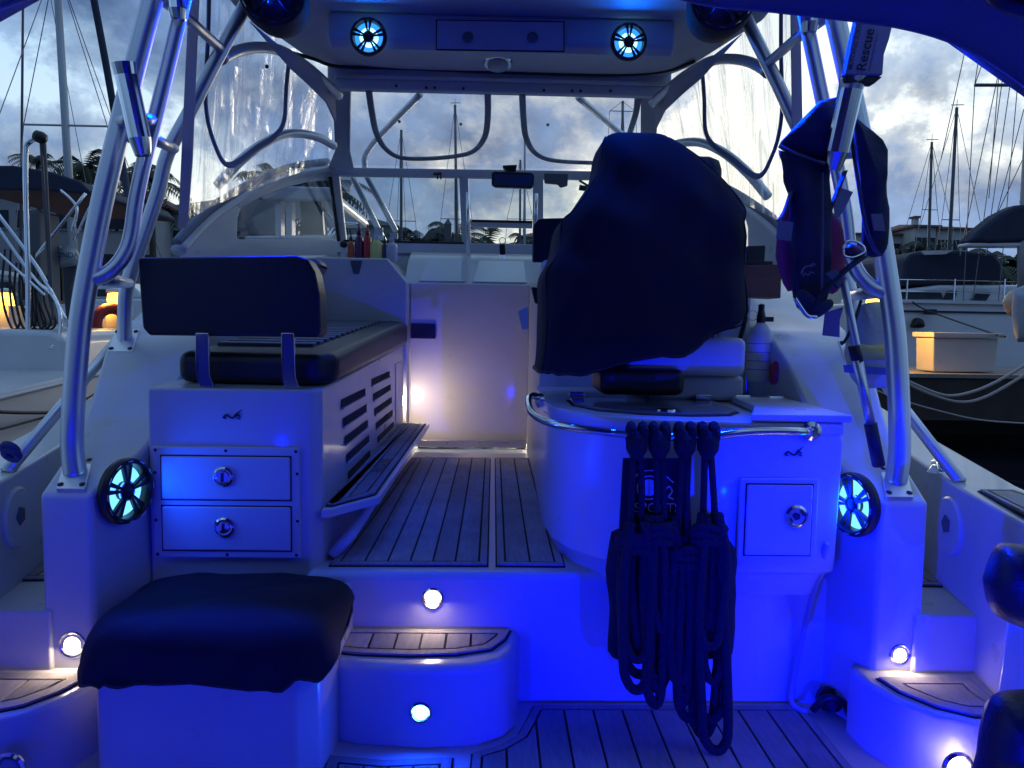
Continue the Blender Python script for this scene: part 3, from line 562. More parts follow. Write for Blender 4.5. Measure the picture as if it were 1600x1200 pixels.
# front clear curtains with roll-up bindings
def fc(px, py): return at(px, py, 4.42 + (5.16-4.42)*min(1, max(0, (py-145)/(258-145))))
part('clear_front_curtain', prism([fc(548, 143), fc(1040, 152), fc(1042, 266), fc(548, 258)], (0, .004, 0)), VINF)
part('window_binding', tube([fc(576, 140), fc(581, 175), fc(588, 208), fc(602, 232), fc(625, 246), fc(665, 248), fc(712, 244), fc(740, 236), fc(757, 215), fc(762, 185), fc(762, 142)], .020, 8, 5, flat=.5), BIND, smooth=True)
part('window_binding', tube([fc(816, 145), fc(818, 185), fc(822, 215), fc(835, 238), fc(860, 250), fc(910, 254), fc(950, 253), fc(975, 240), fc(985, 205), fc(994, 175), fc(997, 148)], .020, 8, 5, flat=.5), BIND, smooth=True)
part('hardtop_strut', tube([fc(655, 143)+Vector((0, .05, 0)), at(600, 205, 4.95), at(582, 225, 5.1), at(570, 245, 5.22), at(570, 262, 5.25)], .020, 8, 5), ALU, smooth=True)
part('hardtop_strut', tube([fc(905, 148)+Vector((0, .05, 0)), at(960, 200, 4.95), at(985, 226, 5.1), at(995, 265, 5.25)], .020, 8, 5), ALU, smooth=True)
for a, b_ in (((550, 275), (600, 376)), ((573, 275), (618, 360))): part('hardtop_strut', tube([at(a[0], a[1], 5.3), at(b_[0], b_[1], 5.7)], .022, 8), ALU, smooth=True)
for px, py, s in ((417, 104, 0), (624, 190, 0), (720, 194, 0), (856, 195, 0)):
    part('snap_button', lathe(fc(px, py) if px > 500 else at(px, py, 3.72), (0, -1, 0), [(.010, 0), (.007, .004), (.0005, .005)], 10), BLKR)
# ---- speakers
def speaker(c, axis, Rr, led, rot=0, power=3, pod=False, label=None, lampcol=(.0, .14, 1)):
    c = Vector(c); ax = Vector(axis).normalized(); a = Vector((0, 0, 1)); u = ax.cross(a).normalized(); v = u.cross(ax)
    body = lathe(c, ax, [(Rr*.8, -.02), (Rr, -.012), (Rr*1.03, .006), (Rr*.98, .020), (Rr*.86, .024), (Rr*.80, .012), (Rr*.78, -.012)], 36, closed=True)
    if pod: body = join(body, lathe(c, -ax, [(Rr*1.02, 0), (Rr*1.06, .08), (Rr*.95, .2), (Rr*.6, .3), (.0005, .33)], 32))
    o = part('speaker', body, mat('pod_shell', (.006, .006, .008), .8) if pod else BLK, smooth=False, bevel=.003)
    mk('light_ring', ring(c, ax, Rr*.80, Rr*.52, -.012, -.010, 36), led, o)
    mk('light_ring', ring(c, ax, Rr*.52, Rr*.29, -.012, -.0095, 36), LEDH if led is LEDB else led, o)
    mk('speaker_cone', lathe(c, ax, [(Rr*.30, -.012), (Rr*.27, .006), (Rr*.16, .017), (.0005, .019)], 24), BLK, o, smooth=True)
    mk('hub_ring', ring(c, ax, Rr*.31, Rr*.26, .004, .010, 24), CHR, o)
    for k in range(5):
        for d, wd in ((-.16, .085), (.16, .085), (0, .05)):
            t_ = 2*math.pi*k/5 + rot + d*(1 if wd > .06 else 0) ; e = u*math.cos(t_)+v*math.sin(t_); g = -u*math.sin(t_)+v*math.cos(t_)
            if wd < .06: continue
            P = [c+e*Rr*.22+g*Rr*.035, c+e*Rr*.84+g*Rr*.075, c+e*Rr*.84-g*Rr*.075, c+e*Rr*.22-g*Rr*.035]
            mk('spoke', prism([p+ax*.004 for p in P], ax*.010), BLK, o)
    for k in range(12):
        t_ = 2*math.pi*k/12; e = u*math.cos(t_)+v*math.sin(t_); g = -u*math.sin(t_)+v*math.cos(t_)
        mk('rim_slot', prism([c+e*Rr*.92+g*Rr*.10+ax*.0225, c+e*Rr*.92-g*Rr*.10+ax*.0225, c+e*Rr*.945-g*Rr*.10+ax*.0225, c+e*Rr*.945+g*Rr*.10+ax*.0225], ax*.002), CHR, o)
    if power: lamp('speaker_glow', c+ax*.03, (Vector((0, -1.15, -1)) if pod else ax), lampcol, power, Rr*1.2, o, 66 if pod else 180)
    return o
wl = Vector((.095, -.045*1.0, 0)); wl = Vector((2.44-2.22, -( -1.143+1.205), 0)).normalized()   # normal of the slanted wall
speaker((-1.158, 2.325, .742), (wl.x, wl.y, 0), .103, LEDC, .3, power=1.3, lampcol=(0, .06, 1))
speaker((1.165, 2.298, .728), (-wl.x, wl.y, 0), .101, LEDC, .0, power=3, lampcol=(0, .02, 1))
speaker(at(576, 58, 3.56), (0, -1, -.12), .084, LEDB, .31, power=1.2)
speaker(at(982, 66, 3.56), (0, -1, -.12), .084, LEDB, .31, power=1.2)
speaker(at(425, -13, 3.0), (.12, -1, -.10), .125, LEDB, .31, power=62, pod=True, lampcol=(0, .02, 1))
speaker(at(1130, -4, 3.0), (-.12, -1, -.10), .125, LEDB, .31, power=62, pod=True, lampcol=(0, .02, 1))
# ---- courtesy lights
def light(c, axis, r=.022, m=WARM, power=.6, col=(1, .74, .48), bez=CHR, tilt=(0, 0, -.55), spread=180):
    c = Vector(c); ax = Vector(axis).normalized()
    o = part('courtesy_light', lathe(c, ax, [(r*1.42, -.004), (r*1.42, .002), (r*1.18, .007), (r*1.05, .004), (r*1.05, -.004)], 28, closed=True), bez)
    mk('lens', lathe(c, ax, [(r*1.0, -.003), (r*.86, .003), (r*.6, .006), (.0005, .007)], 24), m, o, smooth=True)
    if power: lamp('courtesy_glow', c+ax*.014, ax+Vector(tilt), col, power, r*1.8, o, spread)
    return o
light(at(676, 935, 2.419), (0, -1, 0), .026, power=.38, tilt=(0, .0, -1.3))
light(at(114, 1007, 2.219), (0, -1, 0), .033, power=.45, tilt=(0, 0, -1.0))
light(at(1405, 1022, 2.219), (0, -1, 0), .026, power=.3, tilt=(0, 0, -1.0))
light((-.573, 4.66, .80), (1, 0, 0), .034, power=2.1, tilt=(0, .9, -.2))
light(at(657, 1114, 2.140), (0, -1, 0), .024, LEDP, power=1.6, col=(0, .03, 1), tilt=(0, 0, 0))
light(at(1497, 1199, 1.884), (0, -1, 0), .030, power=.2)
light(at(14, 1200, 1.884), (0, -1, 0), .030, mat('unlit_lens', (.3, .3, .35), .2), power=0)
# blue LED pucks on the transom, behind the photographer
for x, z, p, tx, spr in ((-1.0, .29, 16, 0, 180), (.30, .29, 12, .0, 180), (1.14, .29, 24, .04, 56), (-1.28, .29, 14, .72, 40)):
    light((x, -1.199, z), (0, 1, 0), .035, LEDD, power=p, col=(0.0, .003, 1), tilt=(tx, 0, .03), spread=spr)
light((.75, -.85, .482), (0, 0, 1), .035, LEDD, power=15, col=(0, .003, 1), tilt=(0, 0, 0), spread=110)  # added unseen puck facing up, only to light the canvas blue
for x in (-.42, .48): light((x, 2.86, 2.716), (0, 0, -1), .035, LEDD, power=2.6, col=(0, .06, 1), tilt=(0, .1, 0), spread=95)  # added pucks under the hardtop, out of frame, to light the helm deck
# near canvas shade at the upper right, reaching back over the cockpit
E1 = catmull([at(-150, 110, 1.25), at(-60, 40, 1.3), at(12, 4, 1.36), at(200, -50, 1.6), at(480, -75, 1.8), at(800, -60, 1.86), at(1000, -22, 1.78), at(1100, 3, 1.68), at(1200, 13, 1.6), at(1300, 24, 1.52), at(1400, 37, 1.44), at(1480, 58, 1.38), at(1550, 92, 1.32), at(1610, 135, 1.28), at(1680, 200, 1.2)], 5)
E2 = [Vector((p.x*1.08, p.y-.9, p.z+.22)) for p in E1]
E3 = [Vector((p.x*1.15, -1.3, p.z+.25)) for p in E1]
m = len(E1); g = (E1+E2+E3, [(i, i+1, m+i+1, m+i) for i in range(m-1)] + [(m+i, m+i+1, 2*m+i+1, 2*m+i) for i in range(m-1)])
cs = part('canvas_shade', g, BLUECAN, smooth=True); sm = cs.modifiers.new('solid', 'SOLIDIFY'); sm.thickness = .006
mid = [p for p in E1 if -1.05 < p.x < 1.0]; top_edge = [Vector((p.x*1.05, 2.78, 2.79)) for p in mid]; m2 = len(mid)
bridge = part('overhead_sky_blocker', (mid + top_edge, [(i, i+1, m2+i+1, m2+i) for i in range(m2-1)]), BLUECAN, smooth=True); bridge.modifiers.new('solid', 'SOLIDIFY').thickness = .006  # unseen sheet added to block the sky between shade and hardtop
part('light_cutoff_ledge', box(-1.42, 1.42, -1.198, -.56, .42, .48), bevel=.02)  # unseen ledge added to cut off the puck light higher up
part('aft_sky_blocker', prism([E3[0], E3[len(E3)//2], E3[-1], Vector((1.55, -1.3, .75)), Vector((-1.55, -1.3, .75))], (0, -.006, 0)), BLUECAN)  # unseen sheet added behind the camera to keep sky light out
for k, sgn in ((0, -1), (-1, 1)):
    part('side_sky_blocker', prism([E1[k], E2[k], E3[k], Vector((sgn*1.55, -1.3, .75)), Vector((sgn*1.66, 2.05, .775))], (sgn*.006, 0, 0)), BLUECAN)  # unseen sheets added to block sky light over the gunwales
part('shade_hem', tube(E1, .008, 6), BLUECAN, smooth=True)
part('shade_pole', tube([at(1530, -60, 1.15), at(1560, -6, 1.13), at(1600, 12, 1.12), at(1680, 40, 1.1)], .014, 8, 4), BLK, smooth=True)
# aft seat bolsters at the right edge
part('aft_bolster', pillow([at(1537, 905, 1.75), at(1550, 865, 1.75), at(1575, 848, 1.75), at(1660, 880, 1.70), at(1680, 1000, 1.65), at(1600, 982, 1.70), at(1550, 955, 1.75)], (-.3, -1, .2), .09), VINYL, smooth=True)
part('aft_bolster', pillow([at(1528, 1185, 1.5), at(1536, 1130, 1.5), at(1552, 1090, 1.5), at(1600, 1078, 1.5), at(1690, 1090, 1.45), at(1700, 1260, 1.4), at(1530, 1260, 1.45)], (-.3, -1, .2), .10), VINYL, smooth=True)
part('aft_seat_base', prism([(1.32, 1.86, .0), (1.75, 1.86, .0), (1.75, 1.86, .62), (1.36, 1.86, .62)], (0, -.25, 0)), GEL, bevel=.03)
# shore power cable / hose down the right wall and drain fitting
part('wash_hose', tube([at(1292, 850, 2.24), at(1278, 900, 2.30), at(1262, 960, 2.36), at(1248, 1020, 2.39), at(1238, 1075, 2.395), at(1240, 1102, 2.37), at(1262, 1112, 2.34)], .010, 8, 5), mat('clear_hose', (.35, .36, .42), .3), smooth=True)
vf = part('seacock', lathe(at(1292, 1090, 2.38), (0, -1, .1), [(.04, 0), (.04, .02), (.025, .03), (.025, .06), (.0005, .06)], 18), BLK)
mk('seacock_arm', tube([at(1270, 1110, 2.33), at(1292, 1090, 2.31), at(1320, 1100, 2.31), at(1330, 1130, 2.31)], .012, 8, 4), BLK, vf, smooth=True)
# cover cloths ------------------------------------------------------------
def loft(rows, wr, seed, closed_top=True):
    V, F = [], []; n = len(rows[0])
    for i, r in enumerate(rows):
        for k, p in enumerate(r):
            q = Vector(p); q += Vector((noise.noise(q*5+Vector((seed, 0, 0))), noise.noise(q*5+Vector((0, seed, 0))), .5*noise.noise(q*6+Vector((0, 0, seed)))))*wr
            q += Vector((noise.noise(Vector((q.x*3, q.y*3, q.z*1.2))*5), 0, 0))*wr*.5
            V.append(q)
    m = len(rows)
    for i in range(m-1):
        for k in range(n): F.append((i*n+k, i*n+(k+1) % n, (i+1)*n+(k+1) % n, (i+1)*n+k))
    F.append(list(range(n))); return V, F
prof = [(200, 968, 1030, .06), (203, 956, 1043, .11), (211, 947, 1052, .135), (226, 940, 1070, .165), (250, 937, 1097, .19), (272, 932, 1121, .21), (290, 921, 1140, .22), (308, 909, 1152, .24), (326, 897, 1162, .255), (338, 887, 1163, .265), (350, 872, 1159, .275), (372, 868, 1158, .285), (396, 866, 1157, .29), (414, 856, 1157, .30), (430, 845, 1156, .305), (455, 845, 1158, .31), (480, 846, 1158, .31), (505, 846, 1150, .31), (530, 845, 1128, .30), (548, 843, 1112, .29), (560, 840, 1106, .285)]
def ridge(v): return 1-abs(noise.noise(v))*2.2
rows = []; nn = 96
for py, a, b_, dh in prof:
    A = at(a, py, 2.86); B = at(b_, py, 2.86); c = (A+B)/2; hw = (B-A).length/2; r_ = []
    for k in range(nn):
        t_ = 2*math.pi*k/nn; cx, sy = math.cos(t_), math.sin(t_); e = .42
        x = c.x + hw*math.copysign(abs(cx)**e, cx); y = 3.0 + dh*math.copysign(abs(sy)**e, sy); z = c.z
        # hanging folds: run down and across the cloth from the right shoulder
        fold = ridge(Vector((x*4.2 - z*2.6, z*1.1 + x*.8, 2.0)))*.030 + ridge(Vector((x*2.2 + z*3.0, z*.9, 7.0)))*.022 + .012*noise.noise(Vector((x*11, z*7, 3)))
        y += fold*(-1 if sy < 0 else 1)*min(1, max(0, (py-200)/40)); x += .006*noise.noise(Vector((z*9, sy*2, 5)))
        if py >= 505:
            u = (x-at(840, py, 2.9).x)/(at(1150, py, 2.9).x-at(840, py, 2.9).x); k2 = (py-505)/55
            hem = -.055 if u < .2 else (-.055+.075*min(1, (u-.2)/.3))
            if u > .66: hem += .075*min(1, (u-.66)/.14)
            z += hem*k2 + .014*k2*noise.noise(Vector((cx*5, sy*5, 2.2)))
        r_.append((x, y, z))
    rows.append(r_)
hc = mk('helm_seat_cover', loft(rows, .004, 3), COVER, None, smooth=True, subsurf=1, label='large dark cloth cover draped over the helm seat', cat='seat cover')
SEAM = mat('cover_seam', (.012, .012, .018), .7)
for ks in (54, 88): mk('seam', tube([Vector(r_[ks]) + Vector((0, -.004, 0)) for r_ in rows[2:]], .0035, 5, 2), SEAM, hc, smooth=True)
mk('hem', tube([Vector(p) for p in rows[-1]] + [Vector(rows[-1][0])], .006, 6), SEAM, hc, smooth=True)
rows = []
for s, z in ((.10, .458), (.40, .462), (.70, .458), (.88, .450), (.96, .438), (1.02, .415), (1.05, .385), (1.065, .35), (1.06, .315)):
    r_ = []
    for k in range(96):
        t_ = 2*math.pi*k/96; cx, sy = math.cos(t_), math.sin(t_); e = .5
        x = -.79 + .325*s*math.copysign(abs(cx)**e, cx); y = 2.175 + .25*s*math.copysign(abs(sy)**e, sy)
        k2 = max(0, (.43-z)/.115); zz = z
        rise = max(0, min(1, (x+.75)/.24))*max(0, min(1, (y-1.95)/.35))*.10
        zz += k2*(rise*.9 + .03*noise.noise(Vector((cx*2.4, sy*2.4, 4.2))) + .012*noise.noise(Vector((cx*6, sy*6, 1.2)))) - (.02*k2 if x < -1.02 else 0)
        fold = .012*ridge(Vector((x*6+y*3, y*4-x*2, z*8))) + .012*ridge(Vector((x*3-y*5, y*3, 4+z*3)))
        out = Vector((cx, sy, 0)).normalized()*fold*k2*1.2
        r_.append((x+out.x, y+out.y, zz+fold*.55*(1-k2)))
    rows.append(r_)
st_ = mk('stool_cover', loft(rows, .004, 9), COVER, None, smooth=True, subsurf=1, label='dark wrinkled cover over the low stool in front of the drawers', cat='stool cover')
mk('hem', tube([Vector(p) for p in rows[-1]] + [Vector(rows[-1][0])], .005, 6), SEAM, st_, smooth=True)
# ------------------------------------------------------------------ loose things
# dock lines hanging from the handrail
def hank(px, seed, ybot, wdt):
    rnd = random.Random(seed); gs = []; Y0 = 2.165
    for k in (-1, 1):      # cow hitch over the rail
        c = at(px+k*9, 678, 2.178); gs.append(tube([c+Vector((0, math.cos(a)*.024, math.sin(a)*.026)) for a in [i*2*math.pi/10 for i in range(11)]], .0140, 8, 2))
    c = at(px, 700, 2.16); gs.append(lathe(c+Vector((0, 0, .03)), (0, 0, -1), [(.008, -.02), (.026, -.005), (.034, .015), (.032, .035), (.02, .055), (.008, .065)], 12))
    for k in (-1, 1): gs.append(tube([at(px+k*5, 712, 2.16), at(px+k*6+rnd.uniform(-3, 3), 770, 2.15), at(px+k*7+rnd.uniform(-6, 6), 840, 2.14)], .0105, 8, 3))
    yt = 842+rnd.uniform(-26, 30)
    for j in range(3): gs.append(tube([at(px+math.cos(a)*(wdt*.8+rnd.uniform(0, 5)), yt+j*9+4*math.sin(a+j)+rnd.uniform(-3, 3), 2.13+.03*math.sin(a)) for a in [i*2*math.pi/12 for i in range(13)]], .0150, 7, 2))
    for j in range(8):
        a = rnd.uniform(.25, 1)*wdt; tw = rnd.uniform(-8, 8); o = rnd.uniform(-.4, .4)*wdt; yb = (1030+rnd.uniform(-70, 45)) if j > 2 else ybot-j*24; y0 = yt-6+rnd.uniform(-22, 8); Yk = 2.10+rnd.uniform(0, .07)
        gs.append(tube([at(px+o-a*.5, y0, Yk), at(px+o-a+rnd.uniform(-5, 5), (y0*2+yb)/3, Yk-.01), at(px+o-a*.95+tw, yb-45, Yk-.015), at(px+o-a*.6+tw, yb-10, Yk-.015), at(px+o+tw, yb, Yk-.015), at(px+o+a*.6+tw, yb-10+rnd.uniform(-4, 4), Yk-.01), at(px+o+a*.95+tw, yb-45, Yk), at(px+o+a+rnd.uniform(-5, 5), (y0*2+yb)/3, Yk), at(px+o+a*.5, y0, Yk)], .0150, 7, 4))
    return join(*gs)
for px, yb, wd, lab in ((995, 1078, 32, 'dark dock line hank at the left end of the row on the handrail'), (1030, 1100, 26, 'dark dock line hank, second from the left on the handrail'), (1070, 1122, 22, 'dark dock line hank, third from the left on the handrail'), (1106, 1172, 26, 'longest dark dock line hank, rightmost on the handrail, looped on the deck')):
    mk('dock_line', hank(px, px, yb, wd), ROPE, None, smooth=True, label=lab, cat='rope', group='dock lines hung on the handrail')
bag = empty('hanging_rope_bag', at(1040, 1035, 2.2), 'dark flat bag with pale blue lettering hanging behind the ropes', 'bag')
def flatp(P, Y, d=.012): return prism([at(*p, Y) for p in P], (0, d, 0))
BAGM = mat('bag_cloth', (.008, .008, .014), .8, bump=.4, bscale=200)
mk('bag_panel', flatp([(974, 716), (1080, 716), (1078, 860), (966, 860)], 2.20), BAGM, bag, bevel=.003)
mk('bag_body', pillow([at(*p, 2.215) for p in ((956, 832), (1000, 822), (1060, 828), (1120, 838), (1147, 856), (1150, 930), (1147, 1000), (1138, 1028), (1088, 1034), (1040, 1024), (985, 1037), (950, 1018), (953, 950), (946, 890))], (0, -1, 0), .03, .03, 5), BAGM, bag, smooth=True)
PRN = mat('pale_print', (.85, .88, .92), .5)
em = mk('bag_emblem', join(ring(at(1014, 762, 2.197), (0, -1, 0), .038, .034, 0, .001, 24), ring(at(1014, 762, 2.197), (0, -1, 0), .026, 0.001, 0, .001, 24), tube([at(993, 745, 2.197), at(1000, 738, 2.197), at(1016, 735, 2.197), at(1034, 739, 2.197), at(1052, 754, 2.197)], .0018, 5, 3), tube([at(1040, 765, 2.197), at(1046, 760, 2.197), at(1050, 768, 2.197), at(1045, 776, 2.197), at(1052, 780, 2.197)], .0025, 5, 4)), PRN, bag)
mk('bag_lettering', text_mesh('SPORTS', at(990, 800, 2.197), (1, 0, 0), (0, 0, 1), .030), PRN, bag)
# rescue stick sleeve in the rod holder
rs = empty('rescue_stick', at(1345, 130, 2.08), 'grey flat sleeve lettered Rescue Stick standing in the right rod holder', 'rescue stick')
SLV = mat('sleeve_cloth', (.30, .28, .36), .75, bump=.25, bscale=120)
A0, A1, B1, B0 = at(1322, 116, 2.06), at(1352, -22, 2.02), at(1408, -18, 2.02), at(1380, 117, 2.06)
mk('sleeve', prism([A0, at(1331, 70, 2.05), A1, B1, at(1390, 60, 2.05), at(1382, 85, 2.05), B0], (0, .035, 0)), SLV, rs, bevel=.005)
upd = (A1-A0).normalized(); rtd = (B0-A0); rtd = (rtd-upd*rtd.dot(upd)).normalized(); nf = Vector((0, -.0022, 0))
mk('sleeve_lettering', text_mesh('Rescue Stick', A0 + rtd*.050 + upd*.012 + nf, upd, -rtd, .027, .014), BLACKP, rs)
mk('maker_lettering', text_mesh('MUSTANG SURVIVAL', A0 + rtd*.013 + upd*.012 + nf, upd, -rtd, .011, .008), BLACKP, rs)
mk('size_lettering', text_mesh('INFLATABLE RESCUE DEVICE', A0 + rtd*.063 + upd*.014 + nf, upd, -rtd, .0055), BLACKP, rs)
mk('stick_end', prism([at(1322, 118, 2.07), at(1380, 119, 2.07), at(1366, 131, 2.07), at(1324, 128, 2.07)], (0, .03, 0)), BLKR, rs, bevel=.004)
# life vest hung on the right tower leg
lv = empty('life_vest', at(1290, 490, 2.2), 'navy inflatable life vest with straps hung on the right tower leg', 'life vest')
NAVY = mat('vest_navy', (.012, .018, .045), .75, bump=.45, bscale=60, var=.25, vscale=12); GREYW = mat('vest_webbing', (.15, .14, .18), .7, bump=.3, bscale=150); MAR = mat('vest_maroon', (.32, .03, .08), .75, bump=.3, bscale=60); LBL = mat('care_label', (.2, .2, .24), .7)
fr = (0, -1, .1)
mk('vest_collar', pillow([at(*p, 2.22) for p in ((1280, 158), (1318, 152), (1330, 200), (1322, 250), (1284, 254), (1250, 238), (1218, 228), (1245, 195))], fr, .05, .035, 1), NAVY, lv, smooth=True)
mk('vest_lobe', pillow([at(*p, 2.22) for p in ((1219, 232), (1250, 240), (1290, 255), (1294, 300), (1298, 400), (1290, 470), (1262, 485), (1240, 470), (1236, 400), (1232, 300), (1224, 270))], fr, .05, .04, 2), NAVY, lv, smooth=True)
mk('vest_lobe', pillow([at(*p, 2.24) for p in ((1335, 185), (1352, 195), (1382, 235), (1378, 275), (1384, 330), (1386, 385), (1376, 400), (1352, 392), (1348, 330), (1340, 250))], fr, .045, .035, 3), NAVY, lv, smooth=True)
mk('vest_lining', pillow([at(*p, 2.27) for p in ((1224, 330), (1240, 290), (1262, 300), (1300, 330), (1318, 360), (1320, 430), (1300, 460), (1262, 440), (1232, 455), (1212, 400))], fr, .03, .01, 4), MAR, lv, smooth=True)
mk('vest_webbing', tube([at(1330, 210, 2.20), at(1340, 280, 2.185), at(1352, 350, 2.185), at(1364, 385, 2.18), at(1375, 398, 2.18)], .012, 6, 4, flat=.25), GREYW, lv, smooth=True)
mk('vest_webbing', tube([at(1219, 228, 2.17), at(1250, 242, 2.16), at(1290, 257, 2.165)], .008, 6, 3, flat=.4), GREYW, lv, smooth=True)
mk('vest_webbing', tube([at(1320, 268, 2.2), at(1308, 300, 2.2), at(1296, 330, 2.2), at(1288, 360, 2.19)], .020, 6, 4, flat=.2), GREYW, lv, smooth=True)
mk('vest_webbing', tube([at(1285, 270, 2.155), at(1285, 380, 2.15), at(1284, 470, 2.155)], .007, 6, 3, flat=.4), GREYW, lv, smooth=True)
mk('vest_webbing', tube([at(1236, 300, 2.2), at(1226, 330, 2.2), at(1216, 345, 2.2)], .020, 6, 3, flat=.2), GREYW, lv, smooth=True)
mk('care_label', prism([at(1310, 292, 2.19), at(1333, 300, 2.19), at(1318, 330, 2.19), at(1306, 345, 2.19), at(1303, 325, 2.19)], (0, .003, 0)), LBL, lv)
mk('care_label', prism([at(1216, 345, 2.19), at(1240, 347, 2.19), at(1236, 377, 2.19), at(1213, 373, 2.19)], (0, .003, 0)), LBL, lv)
mk('lobe_patch', prism([at(1361, 334, 2.185), at(1379, 334, 2.185), at(1384, 361, 2.185), at(1366, 360, 2.185)], (0, .003, 0)), GREYW, lv)
mk('vest_emblem', join(tube([at(1252, 428, 2.155), at(1256, 419, 2.155), at(1264, 415, 2.155), at(1272, 416, 2.155)], [.003, .001], 6, 3), tube([at(1266, 417, 2.155), at(1270, 412, 2.155), at(1274, 414, 2.155)], .002, 6, 3), tube([at(1254, 432, 2.155), at(1258, 427, 2.155), at(1263, 430, 2.155), at(1267, 425, 2.155), at(1272, 427, 2.155)], .0016, 6, 2)), LBL, lv, smooth=True)
mk('d_ring', tube([at(1318, 390, 2.13), at(1320, 380, 2.13), at(1332, 376, 2.13), at(1348, 384, 2.13), at(1350, 394, 2.13), at(1334, 402, 2.13), at(1320, 400, 2.13), at(1318, 390, 2.13)], .0035, 6, 4), CHR, lv, smooth=True)
mk('inflator', lathe(at(1322, 388, 2.16), (1, 0, -.45), [(.0005, 0), (.018, .004), (.022, .03), (.02, .055), (.0005, .06)], 14), mat('maroon_plastic', (.10, .02, .07), .35), lv, smooth=True)
mk('belt', tube([at(1350, 400, 2.14), at(1330, 415, 2.13), at(1312, 430, 2.13), at(1290, 452, 2.13), at(1268, 478, 2.13)], .018, 6, 4, flat=.35), NAVY, lv, smooth=True)
mk('buckle', prism([at(1290, 427, 2.125), at(1305, 420, 2.125), at(1322, 435, 2.125), at(1310, 452, 2.125)], (0, .012, 0)), mat('vest_buckle', (.06, .05, .12), .35), lv, bevel=.004)
mk('belt', pillow([at(*p, 2.15) for p in ((1240, 465), (1252, 452), (1276, 470), (1296, 468), (1300, 480), (1275, 498), (1256, 492))], fr, .03, .01, 6), NAVY, lv, smooth=True)
mk('buckle', tube([at(1242, 466, 2.11), at(1250, 478, 2.11), at(1262, 494, 2.11), at(1276, 495, 2.11)], .006, 6, 3), CHR, lv, smooth=True)
mk('crotch_strap', prism([at(1290, 488, 2.15), at(1318, 480, 2.15), at(1312, 500, 2.15), at(1312, 527, 2.15), at(1286, 524, 2.15)], (0, .006, 0)), mat('vest_purple', (.16, .12, .4), .6), lv)
# boat hook, throw bag, extinguisher, small boxes
bh = empty('boat_hook', at(1372, 727, 2.2), 'telescopic silver boat hook with black grip leaning on the right wall', 'boat hook')
mk('pole', tube([at(1318, 438, 2.14), at(1342, 560, 2.17), at(1362, 664, 2.19)], .011, 10), ALU, bh, smooth=True)
mk('outer_pole', tube([at(1338, 562, 2.165), at(1361, 664, 2.19)], .014, 10), ALU, bh, smooth=True)
mk('pole_lock', tube([at(1334, 540, 2.163), at(1340, 565, 2.168)], .017, 10), BLKR, bh, smooth=True)
mk('grip', tube([at(1360, 662, 2.19), at(1373, 727, 2.205)], .019, 10), BLKR, bh, smooth=True)
tb = empty('throw_bag', at(1355, 600, 2.62), 'grey and yellow throw line bag hanging beside the right tower leg', 'throw bag')
mk('bag_body', pillow([at(*p, 2.62) for p in ((1340, 480), (1360, 472), (1390, 478), (1396, 540), (1398, 600), (1340, 602), (1322, 560), (1330, 510))], fr, .06, .02, 7), mat('bag_grey', (.55, .55, .55), .8, bump=.4, bscale=60), tb, smooth=True)
mk('yellow_band', pillow([at(*p, 2.60) for p in ((1324, 537), (1360, 535), (1394, 534), (1396, 562), (1360, 566), (1322, 562))], fr, .05, .01, 8), mat('bag_yellow', (.78, .66, .2), .8), tb, smooth=True)
mk('bag_print', prism([at(1318, 570, 2.545), at(1388, 575, 2.545), at(1386, 586, 2.545), at(1320, 582, 2.545)], (0, .003, 0)), mat('bag_blue_print', (.1, .12, .4), .7), tb)
mk('drawcord', tube([at(1345, 470, 2.6), at(1336, 500, 2.56), at(1322, 530, 2.55), at(1314, 538, 2.55)], .006, 6, 3), BLKR, tb, smooth=True)
fe = empty('fire_extinguisher', Vector((1.0, 3.05, 1.0)), 'white fire extinguisher with black valve standing by the right wall', 'fire extinguisher')
c = at(1185, 596, 3.05)
mk('cylinder', lathe(c, (0, 0, 1), [(.048, 0), (.052, .01), (.052, .18), (.046, .21), (.028, .235), (.016, .245), (.0005, .246)], 22), mat('extinguisher_white', (.62, .62, .66), .35), fe, smooth=True)
for k in range(4): mk('label_line', lathe(c+Vector((0, 0, .05+.036*k)), (0, 0, 1), [(.0525, 0), (.0525, .003)], 22), mat('label_print', (.15, .15, .2), .6), fe)
mk('valve', join(lathe(c+Vector((0, 0, .245)), (0, 0, 1), [(.018, 0), (.018, .03), (.013, .05), (.013, .075), (.0005, .08)], 12), box(c.x-.01, c.x+.05, c.y-.01, c.y+.01, c.z+.25, c.z+.27)), BLK, fe)
mk('pull_ring', ring(c+Vector((-.035, 0, .275)), (0, 1, 0), .022, .019, -.002, .002, 20), CHR, fe)
mk('red_buoy_light', join(pillow([at(*p, 2.95) for p in ((1202, 572), (1215, 562), (1222, 575), (1215, 596), (1204, 600))], fr, .04), pillow([at(*p, 2.97) for p in ((1218, 565), (1235, 557), (1248, 570), (1250, 592), (1235, 602), (1218, 598))], fr, .05)), mat('red_plastic', (.42, .03, .04), .4), None, smooth=True, label='small red lobed plastic object beside the extinguisher on the console', cat='buoy light')
mk('wooden_box', prism([at(1164, 414, 3.25), at(1222, 413, 3.25), at(1220, 466, 3.25), at(1166, 464, 3.25)], (0, .14, 0)), mat('brown_wood', (.20, .075, .05), .5, var=.25, vscale=10, stretch=(1, 1, 8)), None, bevel=.004, label='reddish brown box on the right wall above the extinguisher', cat='box')
vr = empty('marine_radio', at(1180, 412, 3.3), 'black boxy radio unit on top of the brown box', 'radio')
mk('radio_body', prism([at(1168, 384, 3.27), at(1197, 383, 3.27), at(1195, 413, 3.27), at(1166, 412, 3.27)], (0, .1, 0)), BLK, vr, bevel=.006)
